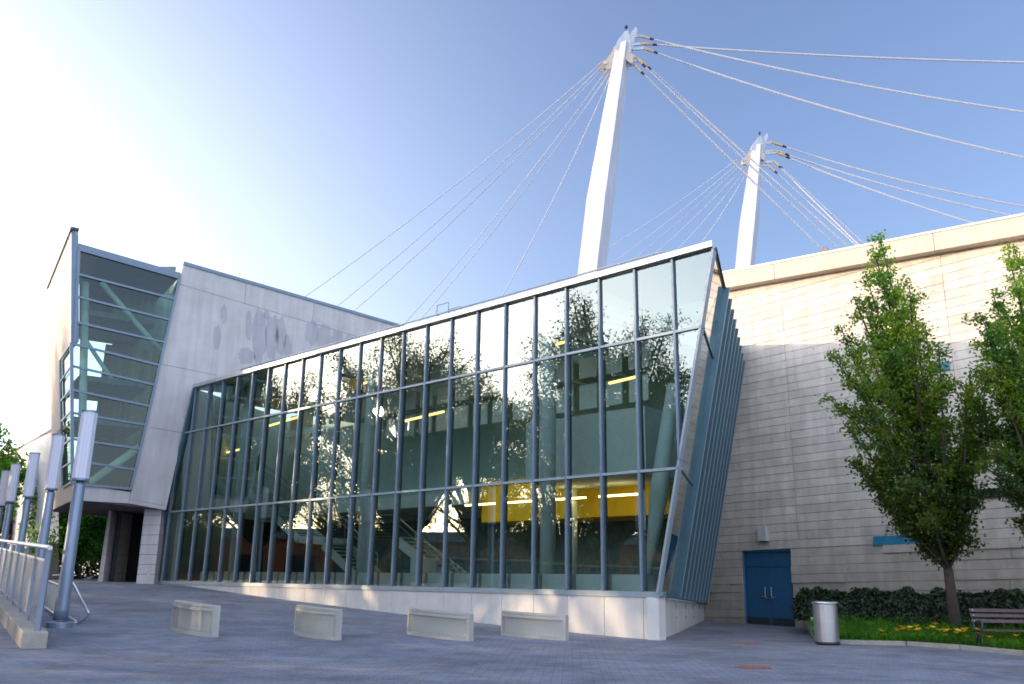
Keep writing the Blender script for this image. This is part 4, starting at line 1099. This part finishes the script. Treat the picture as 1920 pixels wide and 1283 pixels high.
def tree(base, forks, tips, trunk_r, leafm, label, seed, group=None, cat='tree', twigs=14, leaves=26, lsize=.13, spread=.55, start=.25, name='leafy_tree', crad=.34, carve=False):
    """trunk from base up through forks, a limb to each tip, twigs with leaf clumps"""
    rg = np.random.RandomState(seed); rr = random.Random(seed)
    base = Vector(base); root = empty(name, base, 0, label, cat, group)
    tr = MB(); top = Vector(forks[-1]); pts = [base - UZ * .2] + [Vector(f) for f in forks]
    n = len(pts); tr.tube(pts, [trunk_r * (1.12 if i == 0 else 1 - .55 * i / (n - 1)) for i in range(n)], 12)
    cen = []
    for tip in tips:
        tip = Vector(tip)
        # fork to leave from: the highest one clearly below the tip
        k = rr.choice([i for i in range(1, n) if pts[i].z < tip.z - .2] or [1]); p0 = pts[k]
        L_ = (tip - p0).length
        mid = p0.lerp(tip, .45) + UZ * L_ * -.05 + Vector((rr.uniform(-1, 1), rr.uniform(-1, 1), 0)) * L_ * .05
        cp = []
        for i in range(7):
            t = i / 6; cp.append(p0 * (1 - t) ** 2 + mid * 2 * t * (1 - t) + tip * t * t)
        if carve and any(in_gap(c, .6) for c in cp[2:]): continue
        r0 = trunk_r * .38 * min(1, L_ / 4 + .3); tr.tube(cp, [r0 * (1 - .85 * i / 6) + .006 for i in range(7)], 6)
        nt_ = max(4, int(twigs * L_ / 4))
        for j in range(nt_):
            t = start + (1 - start) * (j + rr.random()) / nt_; q = p0 * (1 - t) ** 2 + mid * 2 * t * (1 - t) + tip * t * t
            d = Vector((rr.gauss(0, 1), rr.gauss(0, 1), rr.gauss(.35, .7))).normalized()
            ln = spread * (1.15 - t * .75) * rr.uniform(.5, 1.25); e = q + d * ln
            if carve and (in_gap(e, .8) or in_gap(q.lerp(e, .5), .8)): continue
            tr.tube([q, e], [.012, .004], 4, cap=False)
            cen.append((e, 1.0)); cen.append((q.lerp(e, .55), .7))
    cs = np.array([list(c[0]) for c in cen]); kk = np.array([c[1] for c in cen])
    cnt = leaves; P = np.repeat(cs, cnt, 0) + rg.normal(size=(len(cs) * cnt, 3)) * crad * .55 * np.repeat(kk, cnt)[:, None] * np.array([1, 1, .75])
    if carve:
        for g0, gr in zip(GP, GR):
            q_ = P - g0; al = q_ @ GLD; P = P[np.linalg.norm(q_ - al[:, None] * GLD, axis=1) > gr]
    v, f = leaf_cloud(P, np.array([[0, 0, .55]]), lsize * rg.uniform(.6, 1.25, len(P)), rg)
    trk = tr.build('trunk', mBark, root, smooth=True)
    v = v - np.array(list(base)); o = np_mesh('crown', v, f, leafm, root)
    return root

def ptip(px, py, Y, dy): return at(px, py, Y + dy)
rr = random.Random(5)
YA = 21.0
tb = bed(.30, .55); tbp = at(1787, 1128, YA); tbp.z = .75
fk = [at(1778, 1070, YA), at(1766, 1010, YA), at(1752, 930, YA), at(1735, 850, YA), at(1715, 760, YA)]
tipsA = [(1650, 446), (1640, 475), (1655, 500), (1622, 510), (1668, 545), (1630, 570), (1705, 535), (1712, 560), (1600, 555), (1650, 620), (1575, 610), (1556, 660), (1590, 655), (1620, 640), (1680, 600), (1735, 610), (1760, 650), (1700, 650), (1740, 690),
         (1552, 745), (1570, 765), (1590, 800), (1580, 720), (1620, 720), (1660, 700), (1640, 780), (1780, 720), (1820, 700), (1850, 690), (1810, 745), (1840, 770), (1780, 790), (1850, 800), (1608, 862), (1625, 885), (1600, 870), (1640, 850), (1690, 830), (1660, 900), (1648, 925),
         (1845, 850), (1820, 880), (1800, 850), (1840, 910), (1810, 930), (1760, 880), (1740, 820), (1700, 950), (1730, 975), (1790, 960), (1760, 985), (1700, 985), (1735, 1000), (1775, 1000), (1810, 985), (1825, 940), (1675, 930), (1725, 920), (1770, 950), (1690, 910)]
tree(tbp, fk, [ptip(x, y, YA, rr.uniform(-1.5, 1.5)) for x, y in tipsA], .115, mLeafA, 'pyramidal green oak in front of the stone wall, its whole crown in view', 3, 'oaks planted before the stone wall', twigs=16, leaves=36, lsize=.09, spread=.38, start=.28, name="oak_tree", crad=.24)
tbp2 = at(2010, 1140, 20.0); tbp2.z = .7
fk2 = [at(2005, 1070, 20), at(1998, 990, 20), at(1985, 900, 20), at(1975, 780, 20)]
tipsB = [(1900, 458), (1893, 490), (1905, 540), (1880, 570), (1940, 500), (1860, 545), (1835, 585), (1850, 620), (1870, 600), (1830, 640), (1890, 650), (1820, 690), (1850, 700), (1800, 720), (1870, 740), (1905, 700), (1840, 780), (1880, 800), (1860, 850), (1905, 860), (1930, 620), (1960, 560), (1990, 640), (1950, 720), (2020, 700), (1880, 900), (1910, 930), (1900, 975), (1930, 850), (1960, 900), (2050, 800), (2080, 880), (2040, 950), (2000, 860), (1840, 870), (1915, 990), (2100, 760), (1935, 950)]
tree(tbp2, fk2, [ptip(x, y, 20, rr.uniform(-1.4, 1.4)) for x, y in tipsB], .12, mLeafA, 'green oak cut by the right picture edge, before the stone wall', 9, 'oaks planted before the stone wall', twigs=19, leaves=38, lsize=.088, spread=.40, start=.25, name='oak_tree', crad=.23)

# shrubs: individual dark clumps on the bed
def shrub(p, r_, h, m, seed, n=900, size=.10):
    rg = np.random.RandomState(seed)
    d = rg.normal(size=(n, 3)); d /= np.linalg.norm(d, axis=1)[:, None]; d[:, 2] = np.abs(d[:, 2])
    lump = 1 + .22 * np.sin(d[:, 0] * 5 + seed) * np.cos(d[:, 1] * 4 + seed * 2)
    rad = (rg.uniform(.55, 1, n) ** .5) * lump
    P = d * rad[:, None] * np.array([r_, r_, h])
    v, f = leaf_cloud(P, d * .5, size * rg.uniform(.6, 1.3, n), rg)
    root = empty('shrub', p, 0, 'low dark evergreen shrub in the bed under the stone wall', 'shrub', 'dark shrubs covering the planting bed')
    np_mesh('foliage', v, f, m, root)
    b = MB()
    for k in range(5): a = k * 1.256 + seed; b.tube([Vector(p) - UZ * .02, Vector(p) + Vector((math.cos(a) * r_ * .5, math.sin(a) * r_ * .5, h * .6))], [.02, .006], 5)
    b.build('stem', mBark, root)
rr = random.Random(21)
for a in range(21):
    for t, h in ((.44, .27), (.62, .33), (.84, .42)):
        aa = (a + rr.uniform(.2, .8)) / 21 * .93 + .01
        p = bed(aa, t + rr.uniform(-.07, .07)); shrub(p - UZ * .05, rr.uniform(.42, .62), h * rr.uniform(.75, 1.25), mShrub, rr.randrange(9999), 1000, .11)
# grass / lily leaves strip, stuff
rg = np.random.RandomState(4); n = 30000
A_ = rg.uniform(.02, 1, n); T_ = rg.uniform(.05, .40, n)
base = np.array([list(bed(a, t)) for a, t in zip(A_, T_)])
hgt = rg.uniform(.09, .24, n) * (1 + .35 * np.sin(A_ * 90) * np.sin(T_ * 30)); lean = rg.normal(size=(n, 2)) * .12
th = rg.uniform(0, math.pi, n); w = .009
dx = np.stack([np.cos(th) * w, np.sin(th) * w, np.zeros(n)], 1)
mid = base + np.stack([lean[:, 0] * .4, lean[:, 1] * .4, hgt * .65], 1); tip = base + np.stack([lean[:, 0] * 1.3, lean[:, 1] * 1.3, hgt], 1)
v = np.stack([base - dx, base + dx, mid + dx * .8, tip + dx * .1, tip - dx * .1, mid - dx * .8], 1).reshape(-1, 3)
i6 = np.arange(n)[:, None] * 6
f = np.concatenate([i6 + np.array([[0, 1, 2, 5]]), i6 + np.array([[5, 2, 3, 4]])], 0)
o = np_mesh('grass', v, f, mGrass); tag(o, 'bright green grassy lily leaves filling the front of the bed', 'grass', kind='stuff')
# daylilies
def lily():
    root = empty('daylily'); b = MB(); b.tube([(0, 0, 0), (.02, 0, .25), (0, 0, .40)], .005, 5); b.build('stem', mGrass, root)
    b = MB()
    for k in range(6):
        a = k * math.pi / 3; c = Vector((math.cos(a), math.sin(a), 0)); s_ = Vector((-math.sin(a), math.cos(a), 0))
        b.add([Vector((0, 0, .39)), c * .045 + s_ * .024 + UZ * .43, c * .085 + UZ * .435, c * .045 - s_ * .024 + UZ * .43], [(0, 1, 2, 3)])
    b.build('bloom', mLily, root); return root
pl_ = lily(); first = True
fl = [(1644, 1180), (1655, 1181), (1659, 1178), (1674, 1177), (1688, 1173), (1700, 1178), (1703, 1179), (1712, 1181), (1721, 1188), (1727, 1185), (1731, 1172), (1731, 1180), (1747, 1174), (1750, 1176), (1753, 1179), (1758, 1168), (1748, 1192), (1769, 1177), (1777, 1189), (1782, 1180), (1790, 1178), (1795, 1177), (1800, 1184), (1818, 1192), (1820, 1177), (1824, 1180), (1832, 1178), (1837, 1189), (1861, 1193), (1895, 1196), (1911, 1190), (1665, 1186), (1710, 1174), (1650, 1186), (1680, 1182), (1694, 1186), (1738, 1188), (1765, 1185), (1788, 1187), (1808, 1178), (1815, 1186), (1845, 1184), (1735, 1176), (1675, 1190)]
for k, (x, y) in enumerate(fl):
    bloom_t = .10 + .14 * rr.random()
    # find the spot on the bed whose bloom (40 cm up) shows at this pixel
    best = min(((bed(a / 240, bloom_t)) for a in range(240)), key=lambda p: abs((p - CAM).dot(CX) / (p - CAM).dot(FW) * FPX + 960 - x))
    o = pl_ if first else copy_tree(pl_); first = False
    zt_ = at(x, y, best.y).z; sc_ = rr.uniform(.85, 1.25)
    o.location = (best.x, best.y, zt_ - .43 * sc_); o.scale = (sc_,) * 3; o.rotation_euler = (rr.uniform(-.2, .5), rr.uniform(-.3, .3), rr.uniform(0, 6))
    tag(o, 'yellow orange daylily bloom above the grassy leaves by the kerb', 'flower', 'yellow daylilies in the planting bed')

# ------------------------------------------------------------------ background / surrounding trees
def round_tree(x, y, h, r_, seed, m, label, group=None, lsize=.22, ntips=60, leaves=14, name='leafy_tree', trunk=.28, clear=.28, twigs=9, spread=.9, crad=.6, carve=False):
    rr = random.Random(seed); z0 = gz(x, y); base = Vector((x, y, z0)); fk = [base + UZ * h * f + Vector((rr.uniform(-.3, .3), rr.uniform(-.3, .3), 0)) for f in (clear * .6, clear, .5, .68)]
    tips = []
    while len(tips) < ntips:
        d = Vector((rr.gauss(0, 1), rr.gauss(0, 1), rr.gauss(0, 1))).normalized() * rr.uniform(.55, 1.0)
        c = base + UZ * h * (.5 + clear * .5); p = c + Vector((d.x * r_, d.y * r_, d.z * h * (.5 - clear * .5)))
        if p.z > z0 + h * clear: tips.append(p)
    return tree(base, fk, tips, trunk, m, label, seed, group, twigs=twigs, leaves=leaves, lsize=lsize, spread=spread, start=.4, name=name, crad=crad, carve=carve)
# beneath / behind the concrete building
for (px, Y, h, r_, sd_) in ((112, 54, 6.8, 2.8, 31), (150, 57, 6.6, 2.9, 32), (192, 54, 6.4, 2.6, 33)):
    p = at(px, 1085, Y); round_tree(p.x, p.y, h, r_, sd_, mLeafC, 'bushy green tree seen through the gap under the concrete building', 'trees seen under the concrete building', lsize=.17, ntips=46, leaves=30, clear=.22, trunk=.16)
p = at(8, 1085, 62); round_tree(p.x - 1.2, p.y, 9.6, 3.6, 41, mLeafR, 'russet tree at the far left behind the light columns', None, lsize=.26, ntips=50, trunk=.2)
p = at(-10, 1085, 52); round_tree(p.x - 2.0, p.y, 9.0, 3.2, 42, mLeafC, 'green tree at the left picture edge behind the farthest light column', None, lsize=.26, ntips=50, trunk=.2)
p = at(70, 1085, 45); round_tree(p.x, p.y, 3.6, 1.1, 43, mLeafC, 'slender young tree in front of the white building', None, lsize=.16, ntips=14, leaves=6, trunk=.05, twigs=4, spread=.5)
# clipped hedge closing the view between the far trunks
def hedge(pa, pb_, h, w_, seed, label):
    rg = np.random.RandomState(seed); n = 5200; pa = np.array(list(pa)); pb_ = np.array(list(pb_)); d = pb_ - pa; L_ = np.linalg.norm(d); d = d / L_; nn = np.array([-d[1], d[0], 0])
    t = rg.uniform(0, L_, n); sgn = rg.uniform(-1, 1, n); zz_ = rg.uniform(0, 1, n) ** .8 * h * (1 + .12 * np.sin(t * 2.1))
    P = d * t[:, None] + nn * (sgn * w_)[:, None] + np.array([0, 0, 1]) * zz_[:, None]
    v, f = leaf_cloud(P, None, .22 * rg.uniform(.6, 1.2, n), rg)
    root = empty('hedge', tuple(pa), 0, label, 'hedge'); np_mesh('foliage', v, f, mLeafB, root)
    b = MB(); dd = Vector(d)
    for k in range(int(L_ / .8)): q = Vector(pa) + dd * (k * .8 + .3); b.tube([q - UZ * .1, q + UZ * h * .7], [.03, .012], 5)
    b.build('stem', mBark, root)
def gpt(px, Y): p = at(px, 1085, Y); return (p.x, p.y, gz(p.x, p.y))
hedge(gpt(-60, 66), gpt(40, 70), 2.2, .8, 71, 'dark hedge closing the view at the far left behind the light columns')
hedge(gpt(95, 60), gpt(245, 62), 2.4, .9, 72, 'dark hedge in the gap under the concrete building behind the trees')
# avenue left of the frame, seen mirrored in the glass and shading the plaza
av = [(-52, 2, 12, 7), (-54, 18, 13, 7.5), (-55, 36, 13, 7.5), (-60, 54, 13, 7), (-22, 8, 15, 6.6), (-24, 19, 17.5, 7.0), (-29.5, 31, 16.5, 6.8), (-36, 41, 15.0, 6.2), (-50, 52, 15, 6), (-23, -4, 13.5, 6), (-40, 12, 15, 7), (-41, 26, 16, 7), (-22, -16, 12, 5.5)]
for k, (x, y, h, r_) in enumerate(av):
    back = x < -48
    round_tree(x, y, h, r_, 60 + k, mLeafB, 'large dark tree of the avenue mirrored in the hall glass', 'avenue trees mirrored in the glass', carve=True, lsize=.155, ntips=165 if not back else 100, leaves=26 if not back else 20, trunk=.34, clear=.24 if not back else .15, twigs=8, spread=1.2, crad=.8)
# orange brick building across the street, mirrored low in the glass
bb = empty('brick_building', (-66, 24, 0), 0, 'low orange brick building mirrored low in the hall glass', 'building')
b = MB(); b.box((-70, 30, 2.9), 10, 60, 4.6); b.build('wall', mBrick, bb)
b = MB(); b.box((-70, 30, 5.6), 10.6, 60.6, 1.0); b.build('parapet', mRoof, bb)
b = MB()
for k in range(12): b.box((-64.98, 3 + k * 5, 2.6), .1, 2.6, 1.8)
b.build('window', mSlot, bb)

# ------------------------------------------------------------------ light
EL = math.asin(SUNV.z); SUN_AZ = Vector((SUNV.x, SUNV.y, 0)).normalized()
sv = SUN_AZ * math.cos(EL) + UZ * math.sin(EL)
sd_ = bpy.data.lights.new('sun', 'SUN'); sd_.energy = 5.0; sd_.angle = R(.55); sd_.color = (1.0, .74, .45)
so = bpy.data.objects.new('sun', sd_); col.objects.link(so)
so.rotation_euler = (-sv).to_track_quat('-Z', 'Y').to_euler(); so.location = sv * 60
w = bpy.data.worlds.new('World'); sc.world = w; w.use_nodes = True; nt = w.node_tree; nt.nodes.clear()
out = nt.nodes.new('ShaderNodeOutputWorld'); bg = nt.nodes.new('ShaderNodeBackground')
sk = nt.nodes.new('ShaderNodeTexSky'); sk.sky_type = 'NISHITA'; sk.sun_disc = False
sk.sun_elevation = EL; sk.sun_rotation = math.atan2(SUN_AZ.x, SUN_AZ.y); sk.dust_density = 1.0; sk.ozone_density = 1.5; sk.air_density = 1.0
bg.inputs[1].default_value = .15
LK = nt.links.new
mul = nt.nodes.new('ShaderNodeVectorMath'); mul.operation = 'MULTIPLY'; mul.inputs[1].default_value = (2.2, 2.04, 2.38)
LK(sk.outputs[0], mul.inputs[0])
tc = nt.nodes.new('ShaderNodeTexCoord')
dt = nt.nodes.new('ShaderNodeVectorMath'); dt.operation = 'DOT_PRODUCT'
gd = Vector((-.96, .20, .16)).normalized(); dt.inputs[1].default_value = gd
LK(tc.outputs['Generated'], dt.inputs[0])
mxx = nt.nodes.new('ShaderNodeMath'); mxx.operation = 'MAXIMUM'; mxx.inputs[1].default_value = 0; LK(dt.outputs['Value'], mxx.inputs[0])
pw = nt.nodes.new('ShaderNodeMath'); pw.operation = 'POWER'; pw.inputs[1].default_value = 2.1; LK(mxx.outputs[0], pw.inputs[0])
gl = nt.nodes.new('ShaderNodeVectorMath'); gl.operation = 'SCALE'; gl.inputs[0].default_value = (22, 21.4, 20.6)
sxyz = nt.nodes.new('ShaderNodeSeparateXYZ'); LK(tc.outputs['Generated'], sxyz.inputs[0])
mz = nt.nodes.new('ShaderNodeMath'); mz.operation = 'MULTIPLY_ADD'; mz.inputs[1].default_value = -1.22; mz.inputs[2].default_value = 1.0; mz.use_clamp = True; LK(sxyz.outputs[2], mz.inputs[0])
mg = nt.nodes.new('ShaderNodeMath'); mg.operation = 'MULTIPLY'; LK(pw.outputs[0], mg.inputs[0]); LK(mz.outputs[0], mg.inputs[1])
LK(mg.outputs[0], gl.inputs['Scale'])
ad = nt.nodes.new('ShaderNodeVectorMath'); ad.operation = 'ADD'; LK(mul.outputs[0], ad.inputs[0]); LK(gl.outputs[0], ad.inputs[1])
# fill light added over the unseen half of the sky behind the camera
dt2 = nt.nodes.new('ShaderNodeVectorMath'); dt2.operation = 'DOT_PRODUCT'; dt2.inputs[1].default_value = Vector((-.15, -.92, .35)).normalized()
LK(tc.outputs['Generated'], dt2.inputs[0])
m2 = nt.nodes.new('ShaderNodeMath'); m2.operation = 'MAXIMUM'; m2.inputs[1].default_value = 0; LK(dt2.outputs['Value'], m2.inputs[0])
g2 = nt.nodes.new('ShaderNodeVectorMath'); g2.operation = 'SCALE'; g2.inputs[0].default_value = (10.6, 11.7, 13.9); LK(m2.outputs[0], g2.inputs['Scale'])
ad2 = nt.nodes.new('ShaderNodeVectorMath'); ad2.operation = 'ADD'; LK(ad.outputs[0], ad2.inputs[0]); LK(g2.outputs[0], ad2.inputs[1])
LK(ad2.outputs[0], bg.inputs[0]); LK(bg.outputs[0], out.inputs[0])
sc.view_settings.view_transform = 'Standard'; sc.view_settings.look = 'None'; sc.view_settings.exposure = 0; sc.view_settings.gamma = 1
sc.cycles.filter_width = 1.7; sc.cycles.max_bounces = 8; sc.cycles.transparent_max_bounces = 24; sc.cycles.glossy_bounces = 4; sc.cycles.transmission_bounces = 6
sc.cycles.caustics_reflective = False; sc.cycles.caustics_refractive = False; sc.cycles.sample_clamp_indirect = 6
